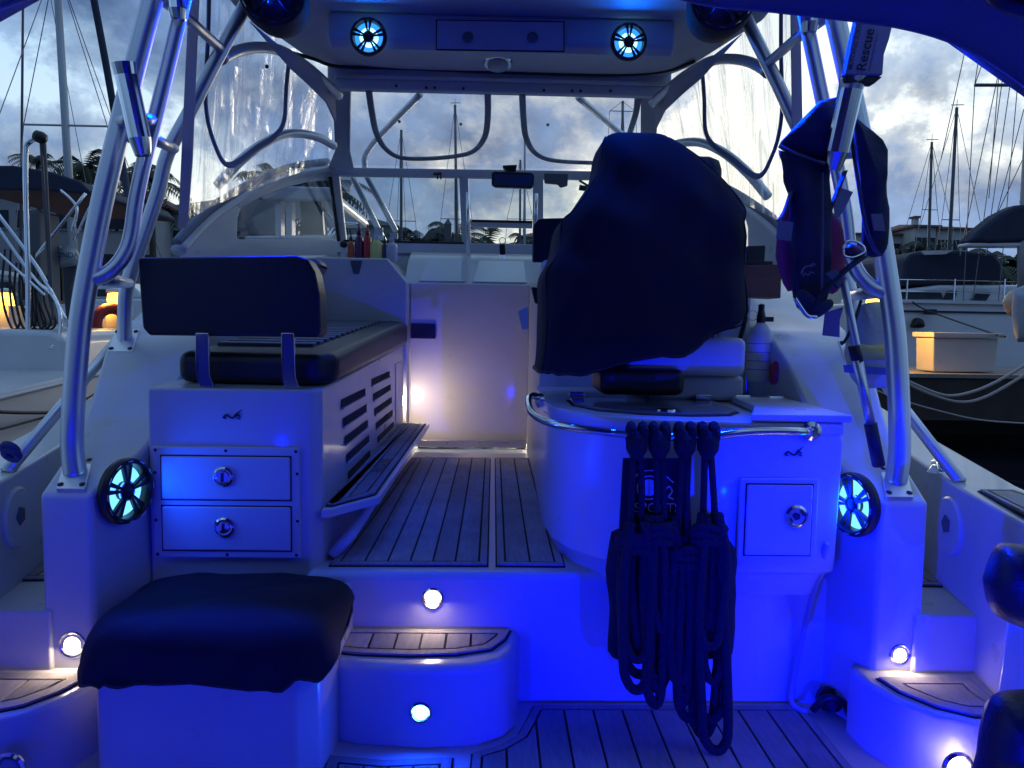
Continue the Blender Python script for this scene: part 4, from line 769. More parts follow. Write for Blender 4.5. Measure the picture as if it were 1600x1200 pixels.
mk('radio_foot', prism([at(1160, 407, 3.26), at(1208, 408, 3.26), at(1208, 414, 3.26), at(1158, 413, 3.26)], (0, .12, 0)), BLK, vr, bevel=.003)
mk('radio_cord', tube([at(1168, 388, 3.26), at(1160, 398, 3.25), at(1157, 415, 3.22), at(1162, 460, 3.2), at(1166, 490, 3.18), at(1156, 530, 3.15)], .014, 6, 4, flat=.5), BLKR, vr, smooth=True)
part('wall_rib', prism([(1.138, 3.25, 1.0), (1.138, 3.25, 1.42), (1.138, 3.5, 1.5), (1.138, 3.5, 1.0)], (-.02, 0, 0)), GEL, bevel=.004)
# hanging cup and keys
mk('white_cup', prism([at(809, 486, 3.95), at(825, 478, 3.95), at(826, 514, 3.95), at(816, 515, 3.95)], (0, .05, 0)), GEL, None, bevel=.004, label='small white square cup hung beside the helm next to the door', cat='cup')
ks = empty('bunch_of_keys', at(785, 405, 4.86), 'small bunch of keys hanging at the dash in front of the windshield', 'keys')
mk('key_fob', prism([at(780, 382, 4.87), at(789, 381, 4.87), at(790, 398, 4.87), at(781, 398, 4.87)], (0, .02, 0)), BLK, ks, bevel=.003)
mk('key_ring', ring(at(785, 376, 4.875), (0, -1, 0), .022, .018, 0, .004, 16), CHR, ks)
for px in (782, 788): mk('key', prism([at(px-1.5, 397, 4.875), at(px+1.5, 397, 4.875), at(px+1.5, 405, 4.875), at(px-1.5, 405, 4.875)], (0, .003, 0)), CHR, ks)
# bottles on the galley ledge
def bottle(px, y0, y1, wpx, colb, colc, neck, lab, spray=False, trans=False):
    c = at(px, y0, 4.98); c.z = 1.702; h = (at(px, y1, 4.98)-at(px, y0, 4.98)).z; r = wpx/FOC*4.98/2
    e = empty('bottle', c, lab, 'bottle', 'bottles on the galley ledge')
    mk('bottle_body', lathe(c, (0, 0, 1), [(r*.9, 0), (r, h*.03), (r, h*neck*.75), (r*.8, h*neck*.9), (r*.42, h*neck), (r*.4, h*(neck+.03))], 18), mat('bottle_%s' % lab.split()[0], colb, .25, coat=.4), e, smooth=True)
    if spray: mk('spray_head', join(lathe(c, (0, 0, 1), [(r*.42, h*neck), (r*.45, h*(neck+.12)), (r*.3, h*(neck+.15)), (.0005, h*(neck+.16))], 12), box(c.x-r*.3, c.x+r*1.0, c.y-.008, c.y+.008, c.z+h*(neck+.13), c.z+h)), mat('spray_%s' % lab.split()[0], colc, .4), e)
    else: mk('cap', lathe(c, (0, 0, 1), [(r*.5, h*neck), (r*.5, h*(neck+.1)), (r*.25, h*(neck+.14)), (r*.16, h*.98), (.0005, h)], 14), mat('cap_%s' % lab.split()[0], colc, .4), e, smooth=True)
bottle(548.5, 401, 352, 10, (.70, .12, .04), (.12, .03, .03), .62, 'orange red squeeze bottle, smallest of the coloured bottles on the ledge')
bottle(561, 401, 341, 13, (.14, .02, .08), (.08, .02, .06), .66, 'purple dark squeeze bottle, tallest on the galley ledge')
bottle(574, 401, 343, 13, (.60, .03, .04), (.5, .03, .04), .68, 'red sauce bottle with red cap beside the yellow spray bottle')
bottle(588, 403, 351, 20, (.75, .72, .22), (.7, .72, .76), .62, 'yellow liquid spray bottle with pale trigger on the ledge', True)
bottle(612, 403, 359, 18, (.5, .54, .62), (.55, .58, .64), .66, 'clear spray bottle with white trigger, rightmost on the ledge', True)
bottle(601, 402, 362, 9, (.05, .06, .10), (.05, .06, .1), .7, 'navy narrow bottle between the two spray bottles')
kn = empty('compass_knob', at(537, 401, 4.95), 'small black round knob on a stand left of the bottles', 'knob')
c = at(537, 401, 4.95); mk('stand', lathe(c, (0, 0, 1), [(.022, 0), (.02, .04), (.010, .05), (.010, .06)], 12), GELM, kn); mk('knob', lathe(c+Vector((0, 0, .055)), (0, 0, 1), [(.005, 0), (.022, .01), (.026, .025), (.02, .042), (.0005, .046)], 14), BLK, kn, smooth=True)

# ------------------------------------------------------------------ the harbour around us
def atx(px, py, x):
    v = fw + RT*((px-800)/FOC) + UP*((600-py)/FOC); return EYEP + v*(x/v.x)
def atz(px, py, z):
    v = fw + RT*((px-800)/FOC) + UP*((600-py)/FOC); return EYEP + v*((z-EYE)/v.z)
def wire(a, b_, r=.004, n=5): return tube([Vector(a), (Vector(a)+Vector(b_))/2 + Vector((0, 0, -.004*(Vector(a)-Vector(b_)).length)), Vector(b_)], r, n)
HULLW = mat('hull_white', (.68, .68, .68), .35, coat=.3, var=.06)
MAST = mat('mast_alloy', (.42, .43, .44), .45, metal=.4)
MASTD = mat('mast_dark', (.10, .10, .11), .5)
WIRE = mat('rigging_wire', (.18, .18, .2), .5, metal=.6)
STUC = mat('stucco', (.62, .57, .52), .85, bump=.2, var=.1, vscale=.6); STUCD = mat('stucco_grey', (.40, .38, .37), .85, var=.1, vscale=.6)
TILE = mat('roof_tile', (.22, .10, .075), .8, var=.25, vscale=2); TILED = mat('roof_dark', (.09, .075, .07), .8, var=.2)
WIN = mat('dark_window', (.015, .018, .025), .12)
DECKW = mat('dock_wood', (.28, .24, .21), .8, var=.25, vscale=5, stretch=(1, 8, 1), bump=.3, bscale=30)
FROND = mat('palm_frond', (.035, .05, .022), .7, var=.3); TRUNK = mat('palm_trunk', (.11, .085, .06), .9, var=.3, bump=.5, bscale=12)
NAVYC = mat('navy_canvas', (.02, .028, .06), .8, var=.2, bump=.3, bscale=30)
def hull(cx, y0, y1, z, beam, ang=0):
    """simple yacht hull along Y: sections with flare"""
    V, F = [], []; n = 9
    for i in range(n):
        t_ = i/(n-1); y = y0+(y1-y0)*t_; b_ = beam/2*(1-abs(2*t_-.85)**3*.55) if t_ < 1 else .05
        if t_ > .9: b_ *= (1.02-t_)/.12
        for x, zz in ((-b_, z+.25*t_), (-b_*.9, (z+WZ)/2), (-b_*.6, WZ-.2), (b_*.6, WZ-.2), (b_*.9, (z+WZ)/2), (b_, z+.25*t_)): V.append((cx+x, y, zz))
    for i in range(n-1):
        for k in range(6): F.append((6*i+k, 6*i+(k+1) % 6, 6*i+6+(k+1) % 6, 6*i+6+k))
    F += [tuple(range(6)), tuple(6*(n-1)+k for k in range(6))[::-1]]
    return V, F
def sailboat(px, ytop, Y, ybase, spreaders, lab, wpx=7, m=MAST, rake=0, lines=4, gear=None, spw=42):
    top_ = at(px+rake, ytop, Y); bs = at(px, ybase, Y); bs.z = 1.0; r = wpx/FOC*Y/2
    e = empty('sailboat', (bs.x, Y, WZ), lab, 'sailboat', 'moored sailboats')
    mk('hull', hull(bs.x, Y-4, Y+5, .85, 3.2), HULLW, e, smooth=False)
    mk('cabin', slab([(bs.x-.9, Y-2), (bs.x+.9, Y-2), (bs.x+.6, Y+2), (bs.x-.6, Y+2)], .9, 1.35), HULLW, e, bevel=.08)
    mk('mast', tube([bs, top_], [r, r*.8], 8), m, e, smooth=True)
    for sy in spreaders:
        k = (sy-ybase)/(ytop-ybase); c = bs + (top_-bs)*k; hw = spw/FOC*Y
        mk('spreader', tube([c-Vector((hw, 0, 0)), c, c+Vector((hw, 0, 0))], r*.25, 6), m, e)
        for s in (-1, 1):
            mk('shroud', wire(c+Vector((s*hw, 0, 0)), top_, .0022*Y**.5), WIRE, e); mk('shroud', wire(c+Vector((s*hw, 0, 0)), Vector((bs.x+s*1.3, Y, .95)), .0022*Y**.5), WIRE, e)
    mk('stay', wire(top_, Vector((bs.x, Y+4.8, 1.2)), .0022*Y**.5), WIRE, e); mk('stay', wire(top_, Vector((bs.x, Y-3.9, 1.0)), .0022*Y**.5), WIRE, e)
    mk('boom', tube([bs+Vector((0, -.1, .9)), bs+Vector((0, -3.2, 1.0))], .07, 8), m, e, smooth=True)
    if gear: mk('masthead_gear', join(tube([top_-Vector((.25, 0, -.1)), top_+Vector((.3, 0, .12))], .02, 5), tube([top_, top_+Vector((0, 0, .35))], .012, 5)), MASTD, e)
    return e
def palm(px, ytop, Y, sc_, lab, lean=0, seed=1, dens=18):
    rnd = random.Random(seed); cr = at(px, ytop, Y); base = Vector((cr.x-lean, Y, .4)); cr.z -= .6*sc_
    e = empty('palm_tree', base, lab, 'palm tree', 'palms along the shore')
    mk('trunk', tube([base, base+(cr-base)*.5+Vector((lean*.3, 0, 0)), cr], [.17*sc_, .11*sc_], 8, 3), TRUNK, e, smooth=True)
    V, F = [], []
    for k in range(dens):
        az = 2*math.pi*k/dens + rnd.uniform(-.2, .2); el = rnd.uniform(-.35, 1.15); Lf = sc_*rnd.uniform(1.5, 2.1); d = Vector((math.cos(az)*math.cos(el), math.sin(az)*math.cos(el), math.sin(el)))
        side = Vector((-math.sin(az), math.cos(az), 0)); pts = [cr + d*Lf*t_ + Vector((0, 0, -1.15*sc_*t_**2.2)) for t_ in [j/9 for j in range(10)]]
        for j in range(9):
            a, b_ = pts[j], pts[j+1]; n0 = len(V); V += [a-side*.02, a+side*.02, b_+side*.02, b_-side*.02]; F.append((n0, n0+1, n0+2, n0+3))
            for s in (-1, 1):
                for h in (0, .5):
                    p = a+(b_-a)*h; wl_ = sc_*(.55-.35*abs(j/9-.45))*rnd.uniform(.8, 1.1); tip = p + side*s*wl_*.75 + (b_-a).normalized()*wl_*.5 + Vector((0, 0, -wl_*.45)); n0 = len(V)
                    V += [p, p+(b_-a).normalized()*.085*sc_, tip]; F.append((n0, n0+1, n0+2))
    mk('crown', (V, F), FROND, e); return e
def building(name, x0, x1, Y, dep, zt, wallm, roofm, lab, cols, rows_, roofh=1.6, zb=.3, win=(1.0, 1.4), hip=True, over=.5, litwin=()):
    e = empty(name, ((x0+x1)/2, Y, zb), lab, 'building')
    mk('wall', box(x0, x1, Y, Y+dep, zb, zt), wallm, e)
    o = over; V = [(x0-o, Y-o, zt), (x1+o, Y-o, zt), (x1+o, Y+dep+o, zt), (x0-o, Y+dep+o, zt)]; mxy = Y+dep/2; iw = min((x1-x0)/2-.1, dep/2) if hip else -o
    V += [(x0+iw, mxy, zt+roofh), (x1-iw, mxy, zt+roofh)]
    mk('roof', (V + [(a, b_, c-.25) for a, b_, c in V[:4]], [(0, 1, 5, 4), (1, 2, 5), (2, 3, 4, 5), (3, 0, 4), (6, 7, 1, 0), (7, 8, 2, 1), (8, 9, 3, 2), (9, 6, 0, 3), (9, 8, 7, 6)]), roofm, e)
    for r_ in range(rows_):
        for c in range(cols):
            cx = x0+(x1-x0)*(c+.5)/cols; cz = zb+(zt-zb)*(r_+.55)/rows_; lit = (r_, c) in litwin
            wi = mk('window', box(cx-win[0]/2, cx+win[0]/2, Y-.04, Y+.06, cz-win[1]/2, cz+win[1]/2), emis('lit_window', (1, .55, .2), 1.0) if lit else WIN, e)
            mk('sill', box(cx-win[0]/2-.1, cx+win[0]/2+.1, Y-.14, Y-.041, cz-win[1]/2-.12, cz-win[1]/2), wallm, wi)
    return e
# ---- left: neighbour boat
nb = empty('cruising_yacht', (-4.2, 4.5, WZ), 'white cruising yacht with navy bimini moored close on the left', 'yacht')
hx = -2.9; P = [atx(-160, 660, hx), atx(0, 612, hx), atx(105, 588, hx), atx(160, 576, hx), atx(190, 570, hx)]
low = [Vector((hx+.25, p.y, WZ-.1)) for p in P[::-1]]
mk('hull', prism(P + low, (-3.0, 0, 0)), mat('yacht_hull', (.58, .56, .55), .4, coat=.3, var=.06), nb, bevel=.02)
mk('rub_rail', tube([p+Vector((.012, 0, -.035)) for p in P], .014, 6), GELM, nb, smooth=True)
mk('hull_window', prism([atx(66, 640, hx+.012), atx(76, 632, hx+.012), atx(160, 610, hx+.012), atx(160, 640, hx+.012), atx(66, 662, hx+.012)], (.006, 0, 0)), WIN, nb)
mk('hull_lettering', text_mesh('TEN', atx(1, 668, hx+.015), (0, 1, .10), (0, 0, 1), .105), mat('hull_print', (.10, .10, .12), .6), nb)
mk('mooring_line', tube([atx(-20, 643, hx+.1), atx(60, 645, hx+.1), atx(130, 641, hx+.1), atx(175, 625, hx+.1)], .012, 6, 3), BLKR, nb, smooth=True)
mk('spring_line', tube([atx(-20, 676, hx+.08), atx(40, 660, hx+.08), atx(100, 642, hx+.08), atx(150, 614, hx+.08)], .007, 6, 3), BLKR, nb, smooth=True)
mk('coaming', prism([at(-80, 512, 5.4), at(80, 516, 5.4), at(101, 528, 5.4), at(106, 592, 5.4), at(-80, 630, 5.4)], (-.3, 1.6, 0)), HULLW, nb, bevel=.05, seg=3)
mk('bimini_canvas', prism([at(-60, 258, 6), at(20, 258, 6), at(80, 268, 6), at(125, 283, 6), at(140, 298, 6), at(134, 303, 6), at(60, 297, 6), at(-60, 296, 6)], (0, 1.6, 0)), NAVYC, nb, bevel=.03)
for pts, r in (([(44, 560, 5.5), (44, 440, 5.5), (41, 330, 5.5), (40, 240, 5.5), (46, 222, 5.5), (60, 216, 5.5)], .018), ([(-10, 325, 5.6), (60, 420, 5.6), (105, 505, 5.5)], .014), ([(-10, 345, 5.6), (50, 430, 5.6), (88, 470, 5.5), (94, 520, 5.45), (80, 545, 5.4)], .014), ([(55, 402, 5.9), (134, 302, 5.9)], .012), ([(95, 297, 5.9), (120, 324, 5.9), (112, 360, 5.9)], .011), ([(116, 375, 6.1), (142, 318, 6.1)], .010), ([(-10, 388, 5.5), (60, 452, 5.5), (70, 460, 5.5)], .010)):
    mk('bimini_tube', tube([at(*p) for p in pts], r, 8, 4), CHR, nb, smooth=True)
mk('davit_block', lathe(at(64, 215, 5.5), (1, 0, -.4), [(.0005, -.05), (.04, -.04), (.045, .0), (.035, .03), (.0005, .04)], 10), BLK, nb, smooth=True)
for a, b_ in (((66, 222), (72, 330)), ((64, 222), (80, 480)), ((70, 224), (83, 500))): mk('davit_tackle', tube([at(*a, 5.5), at(*b_, 5.6)], .010, 6), MASTD, nb)
rnd = random.Random(4)
for k in range(7):
    x = 8+k*9; mk('hanging_line', tube([at(x, 380+rnd.uniform(0, 40), 5.7), at(x+rnd.uniform(-6, 6), 460, 5.65), at(x+10, 512, 5.6), at(x+22+rnd.uniform(-4, 8), 505, 5.6), at(x+16, 470, 5.65), at(x+8+rnd.uniform(-4, 8), 430, 5.7)], .008, 6, 4), BLKR, nb, smooth=True)
mk('pushpit_locker', prism([at(34, 330, 6), at(60, 326, 6), at(64, 505, 6), at(44, 512, 6)], (0, .3, 0)), MASTD, nb, bevel=.03)
om = empty('outboard_motor', at(105, 500, 6.4), 'silver cowled outboard motor clamped to the neighbouring yacht rail', 'outboard motor')
mk('cowl', pillow([at(*p, 6.4) for p in ((92, 392), (105, 385), (120, 391), (126, 403), (124, 413), (108, 417), (94, 416))], (.2, -1, .2), .14), mat('cowl_silver', (.42, .45, .47), .35, coat=.4), om, smooth=True)
mk('cowl_lettering', text_mesh('HONDA', at(78, 402, 6.24), (1, 0, 0), (0, 0, 1), .045), BLACKP, om)
mk('motor_leg', prism([at(96, 416, 6.4), at(120, 416, 6.4), at(112, 450, 6.4), at(110, 520, 6.4), at(104, 520, 6.4), at(98, 455, 6.4)], (0, .15, 0)), MASTD, om, bevel=.02)
mk('motor_bracket', prism([at(70, 395, 6.45), at(93, 398, 6.45), at(96, 470, 6.45), at(76, 475, 6.45)], (0, .2, 0)), BLK, om, bevel=.02)
# ---- left: dock with amber lamps
dk = empty('dock', (-6, 9, WZ), 'wooden finger dock with amber lamps on the left', 'dock')
zd = .72
for k in range(14): mk('plank', box(-12, -2.6, 7.6+k*.2, 7.78+k*.2, zd-.05, zd), DECKW, dk)
mk('dock_beam', box(-12, -2.65, 7.7, 7.9, zd-.35, zd-.051), DECKW, dk)
for x in (-10, -7, -3.2): mk('pile', lathe((x, 7.75, WZ-1), (0, 0, 1), [(.15, 0), (.15, 1.05), (.0005, 1.05)], 10), DECKW, dk)
def pedestal(p, lab, power=40):
    p = Vector(p); e = empty('dock_lamp', (p.x, p.y, zd), lab, 'dock lamp', 'amber dock lamps')
    mk('post', slab([(p.x-.08, p.y-.08), (p.x+.08, p.y-.08), (p.x+.08, p.y+.08), (p.x-.08, p.y+.08)], zd, p.z-.08), STUC, e, bevel=.01)
    mk('lamp_glass', lathe(p-Vector((0, 0, .08)), (0, 0, 1), [(.08, 0), (.09, .06), (.08, .13), (.0005, .14)], 14), AMB, e, smooth=True)
    mk('lamp_cap', lathe(p+Vector((0, 0, .062)), (0, 0, 1), [(.10, 0), (.09, .03), (.0005, .05)], 14), HULLW, e, smooth=True)
    l = bpy.data.lights.new('amber_glow', 'SPOT'); l.spot_size = R(165); l.spot_blend = .3; l.energy = power*1.6; l.color = (1, .52, .06); l.shadow_soft_size = .08; o = bpy.data.objects.new('amber_glow', l); link(o); o.location = p + Vector((0, -.2, -.02)); o.parent = e; o.matrix_parent_inverse = Matrix.Translation(-WL[e.name])
pedestal(at(9, 466, 8.2), 'amber dock lamp at the far left behind the yacht lines', 4)
pedestal(at(181, 466, 8.2), 'amber dock lamp beside the red life ring', 12)
mk('dock_locker', prism([at(128, 498, 8.4), at(208, 498, 8.4), at(208, 560, 8.4), at(128, 560, 8.4)], (0, .6, 0)), STUC, None, bevel=.02, label='tan dock locker lit amber behind the red life ring', cat='dock box')
mk('dock_locker', prism([at(-40, 478, 8.5), at(34, 478, 8.5), at(34, 545, 8.5), at(-40, 545, 8.5)], (0, .6, 0)), STUC, None, bevel=.02, label='tan dock locker lit amber at the far left edge', cat='dock box')
mk('life_ring', lathe(at(176, 507, 8.0), (.75, -.6, .1), [(.17+.06*math.cos(a), .06*math.sin(a)) for a in [i*2*math.pi/12 for i in range(12)]], 26, closed=True), mat('ring_red', (.35, .02, .02), .5), None, smooth=True, label='dark red life ring hung on the left dock', cat='life ring')
cb = empty('cabin_boat', at(170, 480, 13), 'small white cabin motor boat beyond the left dock', 'boat')
mk('hull', prism([at(60, 468, 13), at(260, 466, 13), at(255, 520, 13), at(80, 520, 13)], (0, 2, 0)), HULLW, cb, bevel=.05)
mk('cabin', prism([at(148, 450, 13.2), at(160, 442, 13.2), at(200, 441, 13.2), at(230, 466, 13.2), at(140, 468, 13.2)], (0, 1.5, 0)), HULLW, cb, bevel=.05)
for x0 in (153, 168, 181): mk('window', prism([at(x0, 452, 13.18), at(x0+11, 452, 13.18), at(x0+13, 463, 13.18), at(x0-2, 463, 13.18)], (0, .03, 0)), WIN, cb)
# ---- buildings and palms on the shore
def bx(px, Y): return at(px, 500, Y).x
def bz(px, py, Y): return at(px, py, Y).z
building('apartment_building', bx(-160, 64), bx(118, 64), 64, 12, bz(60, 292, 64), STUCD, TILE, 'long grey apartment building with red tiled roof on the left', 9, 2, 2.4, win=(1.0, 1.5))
building('apartment_building', bx(122, 62), bx(236, 62), 62, 12, bz(180, 312, 62), STUC, TILE, 'pale three storey apartment building behind the left tower legs', 7, 3, 1.8, win=(.9, 1.6))
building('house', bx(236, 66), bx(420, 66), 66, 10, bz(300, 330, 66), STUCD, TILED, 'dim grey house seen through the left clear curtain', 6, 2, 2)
building('house', bx(672, 120), bx(708, 120), 120, 10, bz(690, 366, 120), STUC, TILED, 'small pale house among the palms ahead', 2, 2, 1.5)
building('house', bx(812, 115), bx(850, 115), 115, 10, bz(830, 370, 115), STUC, TILE, 'small pale house seen through the centre window', 3, 2, 1.2)
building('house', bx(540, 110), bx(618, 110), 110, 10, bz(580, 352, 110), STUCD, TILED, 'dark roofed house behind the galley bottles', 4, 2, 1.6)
building('hotel_building', bx(1330, 95), bx(1424, 95), 95, 12, bz(1380, 365, 95), STUC, TILE, 'low pale hotel wing with lit arches on the right shore', 8, 3, .8, win=(1.0, 1.6), litwin=((1, 5), (1, 6)))
hotel = building('hotel_building', bx(1422, 92), bx(1454, 92), 92, 12, bz(1438, 352, 92), STUC, TILE, 'pale hotel tower with hipped roof and chimney turret on the right shore', 3, 3, .9, win=(.8, 1.3))
building('hotel_building', bx(1457, 94), bx(1505, 94), 94, 12, bz(1480, 356, 94), STUC, TILE, 'pale hotel block at the right end of the row', 4, 3, 1.1, win=(.8, 1.3))
mk('turret_wall', box(bx(1422, 93), bx(1428, 93), 93.2, 94, bz(1425, 356, 93), bz(1425, 340, 93)), STUC, hotel); mk('turret_cap', box(bx(1420, 93), bx(1430, 93), 93, 94.3, bz(1425, 340, 93), bz(1425, 337, 93)), TILE, hotel)
ct = empty('channel_tower', at(698, 380, 100), 'dark pointed tower standing among the palms ahead', 'tower')
mk('tower_shaft', box(bx(693, 100), bx(704, 100), 100, 101, .3, bz(698, 350, 100)), MASTD, ct)
mk('tower_cap', ([(bx(692.5, 100), 99.9, bz(698, 350, 100)), (bx(704.5, 100), 99.9, bz(698, 350, 100)), (bx(704.5, 100), 101.1, bz(698, 350, 100)), (bx(692.5, 100), 101.1, bz(698, 350, 100)), (bx(698.5, 100), 100.5, bz(698, 340, 100))], [(0, 1, 4), (1, 2, 4), (2, 3, 4), (3, 0, 4), (3, 2, 1, 0)]), MASTD, ct)
PL = [(58, 238, 58, 1.5, 'small palm above the red roof at the far left'), (132, 240, 56, 2.3, 'tall dark palm right of the left mast'), (150, 262, 57, 2.2, 'leaning dark palm beside the tall palm on the left'), (205, 250, 57, 2.6, 'dark palm between the left tower tubes'), (236, 262, 60, 2.2, 'dark palm beside the forward tower leg'), (440, 262, 70, 2.8, 'dense palm seen through the left curtain'), (475, 258, 72, 2.8, 'dense palm near the corner post'), (410, 272, 72, 2.6, 'low palm through the left curtain'), (505, 264, 74, 2.4, 'palm touching the windshield corner'),
      (634, 362, 105, 2.6, 'palm at the foot of the slim mast ahead'), (656, 356, 105, 3.4, 'broad palm left of the small house ahead'), (680, 366, 108, 2.6, 'low palm in front of the small house ahead'), (714, 350, 105, 3.4, 'palm right of the pointed tower ahead'), (764, 358, 105, 3.4, 'palm in the lower centre window'), (826, 362, 105, 2.6, 'palm beside the house in the centre window'),
      (1436, 375, 80, 2.2, 'palm in front of the hotel tower'), (1408, 384, 82, 1.8, 'low palm in front of the lit hotel arches'), (1452, 378, 80, 1.8, 'palm at the foot of the hotel block'), (1545, 395, 80, 3.4, 'palm under the sail cover on the right'), (1575, 388, 80, 3.2, 'palm at the right edge behind the boom')]
for i, (px, py, Y, s_, lab) in enumerate(PL): palm(px, py, Y, s_*(.85 if px < 300 else 1.15), lab, seed=i+3)
# ---- masts and yachts
lsail = sailboat(121, -60, 14, 480, [172], 'sailboat with a thick pale mast, single spreader and dark furled sail on the left', 13, MAST, rake=-34, spw=62)
sailboat(30, -220, 20, 480, [], 'sailboat with only thin stays showing at the far left', 4, MASTD, rake=8)
mk('furled_sail', tube([at(143, -20, 16), at(160, 70, 16), at(176, 160, 16), at(190, 250, 16), at(204, 330, 15)], .075, 8, 3), NAVYC, lsail, smooth=True)
sailboat(627, 203, 44, 440, [310], 'slim sailboat mast left of centre through the windshield', 5, MASTD, spw=22)
sailboat(716, 164, 42, 440, [302], 'tall sailboat mast with masthead gear right of the first one ahead', 5, MASTD, rake=-5, gear=True, spw=24)
sailboat(813, 250, 48, 440, [315], 'thin dark mast behind the rear view mirror', 4, MASTD, spw=20)
sailboat(820, 215, 46, 440, [], 'pale thin mast just right of the rear view mirror line', 4, MAST)
sailboat(973, 158, 40, 440, [170], 'mast with a high spreader seen beside the helm cover', 5, MASTD, spw=20)
sailboat(1452, 222, 34, 440, [296], 'shorter sailboat mast on the right', 5, MASTD, rake=4, gear=True, spw=12)
sailboat(1481, 168, 32, 440, [298], 'taller sailboat mast on the right with radar bracket', 6, MASTD, rake=14, gear=True, spw=14)
# ---- right: dock, dock box, yacht
dk2 = empty('dock', (8, 8, WZ), 'wooden dock with fascia coloured as underdock shade on the right', 'dock')
zq = atz(1440, 583, .74).y
for k in range(12): mk('plank', box(3.9, 14, zq-.15+k*.2, zq+.03+k*.2, .69, .74), DECKW, dk2)
mk('dock_fascia', box(3.92, 14, zq-.12, zq-.02, .12, .689), mat('underdock_shade', (.05, .035, .03), .8, var=.3), dk2)  # lowered and coloured dark to stand for the shadow under the dock
mk('underdock_shade_panel', box(3.95, 14, zq+2.0, zq+2.2, -1, .689), mat('underdock_shade', (.05, .035, .03), .8), dk2)  # dark panel added as the shade beneath the dock and its reflection
for x in (4.6, 7.8, 10.5): mk('pile', lathe((x, zq+.25, WZ-1), (0, 0, 1), [(.16, 0), (.16, 1.03), (.0005, 1.03)], 10), DECKW, dk2)
db = empty('dock_box', at(1495, 583, zq+.2), 'white fibreglass dock box lit yellow on its left side', 'dock box')
Yb = zq+.12; WHB = mat('box_fibreglass', (.62, .55, .50), .5, var=.05)
def hexa(fr4, q): return (list(fr4) + [v+q for v in fr4], [(0, 1, 2, 3), (4, 7, 6, 5), (0, 4, 5, 1), (1, 5, 6, 2), (2, 6, 7, 3), (3, 7, 4, 0)])
Fb = [at(1458, 528, Yb), at(1561, 529, Yb+.05), at(1555, 582, Yb+.05), at(1458, 581, Yb)]; q = at(1431, 525, Yb+.42)-Fb[0]; q.z = 0
mk('box_body', hexa(Fb, q), WHB, db, bevel=.02)
Fl = [at(1459, 519, Yb-.04), at(1569, 521, Yb+.0), at(1569, 528, Yb+.0), at(1459, 527, Yb-.04)]; q = at(1425, 518, Yb+.46)-Fl[0]; q.z = 0
mk('box_lid', hexa(Fl, q), WHB, db, bevel=.012)
zd = .74
pedestal(at(1364, 470, zq+.3), 'amber dock lamp half hidden behind the right tower leg', 60)
sy_ = empty('cruising_yacht', (9, 14, WZ), 'white sailing yacht with dark dodger moored behind the right dock', 'yacht')
def sp_(P, Y, d): return prism([at(*p, Y) for p in P], (0, d, 0))
mk('hull', sp_([(1380, 470), (1500, 472), (1660, 476), (1660, 600), (1392, 590)], 13.5, 3.4), mat('yacht_hull_grey', (.78, .76, .75), .4, coat=.2, var=.05), sy_, bevel=.06)
mk('toe_rail', sp_([(1378, 467), (1660, 473), (1660, 478), (1378, 472)], 13.42, .1), HULLW, sy_)
mk('hull_stripe', sp_([(1384, 484), (1660, 489), (1660, 492), (1384, 487)], 13.47, .04), NAVYC, sy_)
mk('cabin_trunk', sp_([(1400, 470), (1412, 452), (1470, 445), (1600, 445), (1660, 450), (1660, 476)], 13.9, 2.4), HULLW, sy_, bevel=.08)
for P in ([(1403, 458), (1410, 454), (1470, 455), (1474, 467), (1400, 468)], [(1482, 454), (1496, 454), (1492, 468), (1476, 468)], [(1528, 457), (1549, 457), (1541, 470), (1520, 469)]): mk('window', sp_(P, 13.84, .08), WIN, sy_)
mk('dodger', sp_([(1408, 446), (1416, 405), (1425, 395), (1450, 390), (1500, 390), (1555, 396), (1566, 410), (1572, 440), (1470, 446)], 14.0, 2.2), NAVYC, sy_, bevel=.12, seg=3)
mk('dodger_panel', sp_([(1440, 392), (1490, 391), (1478, 397), (1446, 398)], 13.9, .06), HULLW, sy_)
mk('sail_cover', sp_([(1514, 378), (1530, 360), (1562, 334), (1590, 320), (1680, 312), (1680, 385), (1600, 378), (1550, 380)], 13.0, .4), NAVYC, sy_, bevel=.08, seg=3)
mk('boom', sp_([(1512, 379), (1680, 378), (1680, 386), (1512, 385)], 13.05, .3), HULLW, sy_, bevel=.03)
mk('mast', tube([at(1598, 455, 13.1), at(1598, 380, 13.1), at(1640, -300, 13.1)], .09, 10), MAST, sy_, smooth=True)
mk('spreader', tube([at(1523, 133, 13.1), at(1640, 133, 13.1)], .03, 6), MASTD, sy_)
for (x0, y0, x1, y1) in ((1512, 60, 1470, 250), (1523, 133, 1505, 470), (1532, 70, 1523, 133), (1545, 70, 1523, 133), (1565, 90, 1500, 400), (1570, 95, 1520, 470), (1580, 120, 1542, 380), (1592, 110, 1560, 470), (1600, 170, 1540, 400), (1602, 240, 1560, 330), (1562, 100, 1545, 310)):
    mk('shroud', wire(at(x0, y0, 13.2), at(x1, y1, 13.3), .008), WIRE, sy_)
for pts in ([(1405, 437), (1480, 438), (1600, 441)], [(1400, 455), (1480, 456), (1600, 460)]): mk('lifeline', tube([at(*p, 13.5) for p in pts], .010, 5), CHR, sy_)
for px in (1416, 1490, 1568): mk('stanchion', tube([at(px+2, 436, 13.5), at(px, 470, 13.5)], .014, 6), CHR, sy_)
mk('fender', pillow([at(*p, 13.4) for p in ((1424, 506), (1428, 498), (1436, 497), (1442, 503), (1442, 512), (1424, 512))], (0, -1, 0), .12), BLK, sy_, smooth=True)
mk('line_bag', sp_([(1448, 483), (1465, 483), (1465, 492), (1448, 491)], 13.3, .1), NAVYC, sy_, bevel=.02)
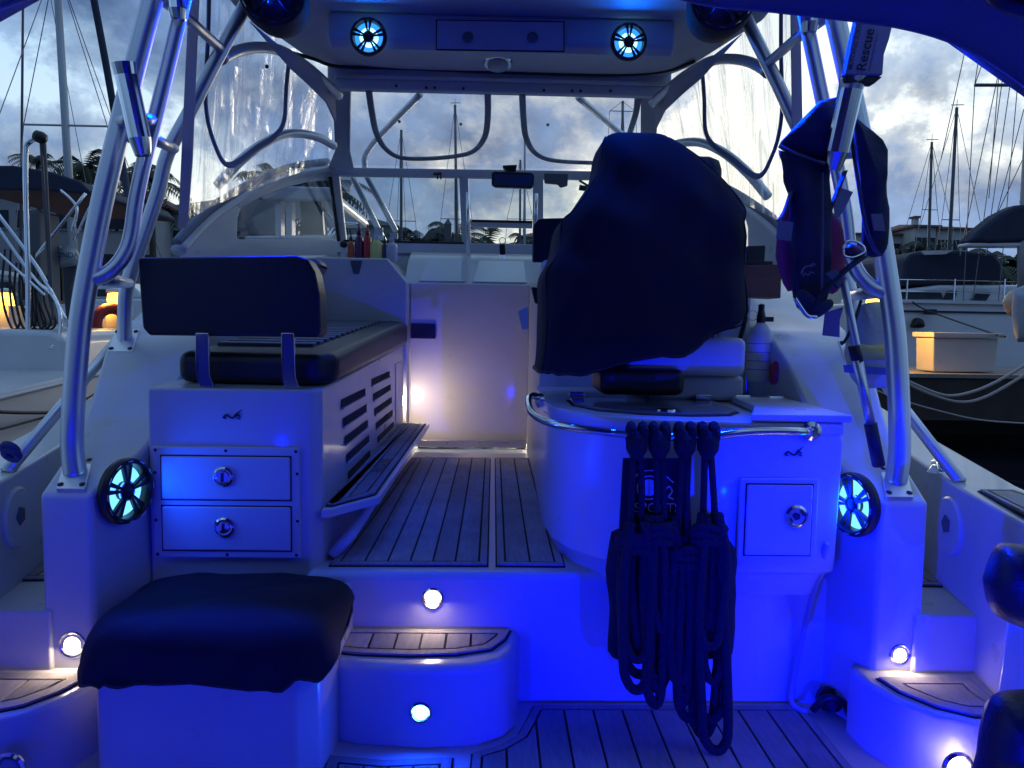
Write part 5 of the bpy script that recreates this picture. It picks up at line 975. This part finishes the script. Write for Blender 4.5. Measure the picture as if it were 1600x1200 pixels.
mk('mooring_line', tube([at(1426, 472, 13.3), at(1448, 485, 13.2), at(1536, 516, 11), at(1570, 526, 9)], .014, 6, 3), BLKR, sy_, smooth=True)
mk('white_sail_bag', pillow([at(*p, 9.0) for p in ((1584, 455), (1600, 446), (1640, 450), (1642, 530), (1600, 534), (1588, 530), (1583, 490))], (0, -1, 0), .10, .05, 11), mat('sail_cloth', (.45, .45, .48), .8, bump=.4, bscale=10), None, smooth=True, label='white cloth bag hanging at the right edge above the dock', cat='bag')
mk('round_buoy', pillow([at(*p, 9.3) for p in ((1568, 472), (1576, 458), (1590, 452), (1596, 475), (1588, 492), (1576, 492))], (0, -1, 0), .12), mat('buoy_tan', (.55, .38, .26), .5), None, smooth=True, label='tan round buoy beside the white bag on the right', cat='buoy')
for k, (pts, lab) in enumerate((([(1380, 575), (1435, 603), (1480, 618), (1520, 612), (1560, 595), (1610, 565)], 'upper pale mooring rope sagging from the right dock'), ([(1385, 582), (1445, 612), (1500, 628), (1545, 618), (1610, 580)], 'lower pale mooring rope sagging from the right dock'), ([(1370, 610), (1405, 624), (1460, 640), (1530, 656), (1610, 662)], 'thin pale mooring line low over the dark water'))):
    mk('mooring_rope', tube([at(*p, 5.6) for p in pts], .012 if k < 2 else .007, 6, 5), mat('pale_rope', (.5, .4, .36), .85), None, smooth=True, label=lab, cat='rope', group='mooring ropes on the right')
# ---- cruiser seen through the left side window
cr = empty('motor_cruiser', at(450, 400, 11), 'white flybridge motor cruiser seen through the left side window', 'boat')
mk('hull', sp_([(380, 368), (560, 366), (560, 450), (400, 450)], 10.6, 4), HULLW, cr, bevel=.05)
mk('flybridge', sp_([(405, 305), (440, 290), (516, 292), (522, 306), (518, 314), (410, 312)], 10.8, 3), HULLW, cr, bevel=.05)
mk('flybridge_screen', sp_([(450, 291), (470, 268), (560, 262), (545, 300)], 11.0, .06), SMOKE, cr)
for x in (430, 447): mk('cabin_post', sp_([(x, 310), (x+9, 310), (x+9, 368), (x, 368)], 10.9, .2), HULLW, cr)
mk('cabin_window', sp_([(468, 312), (502, 312), (506, 366), (474, 366)], 10.9, .1), mat('blue_panel', (.03, .05, .09), .3), cr)
mk('cabin_wall', sp_([(378, 312), (430, 312), (430, 366), (375, 366)], 12.4, .2), mat('cabin_shade', (.3, .27, .27), .6), cr)
mk('bow_rail', tube([at(505, 325, 11), at(525, 345, 11), at(560, 350, 11)], .02, 6, 3), CHR, cr, smooth=True)
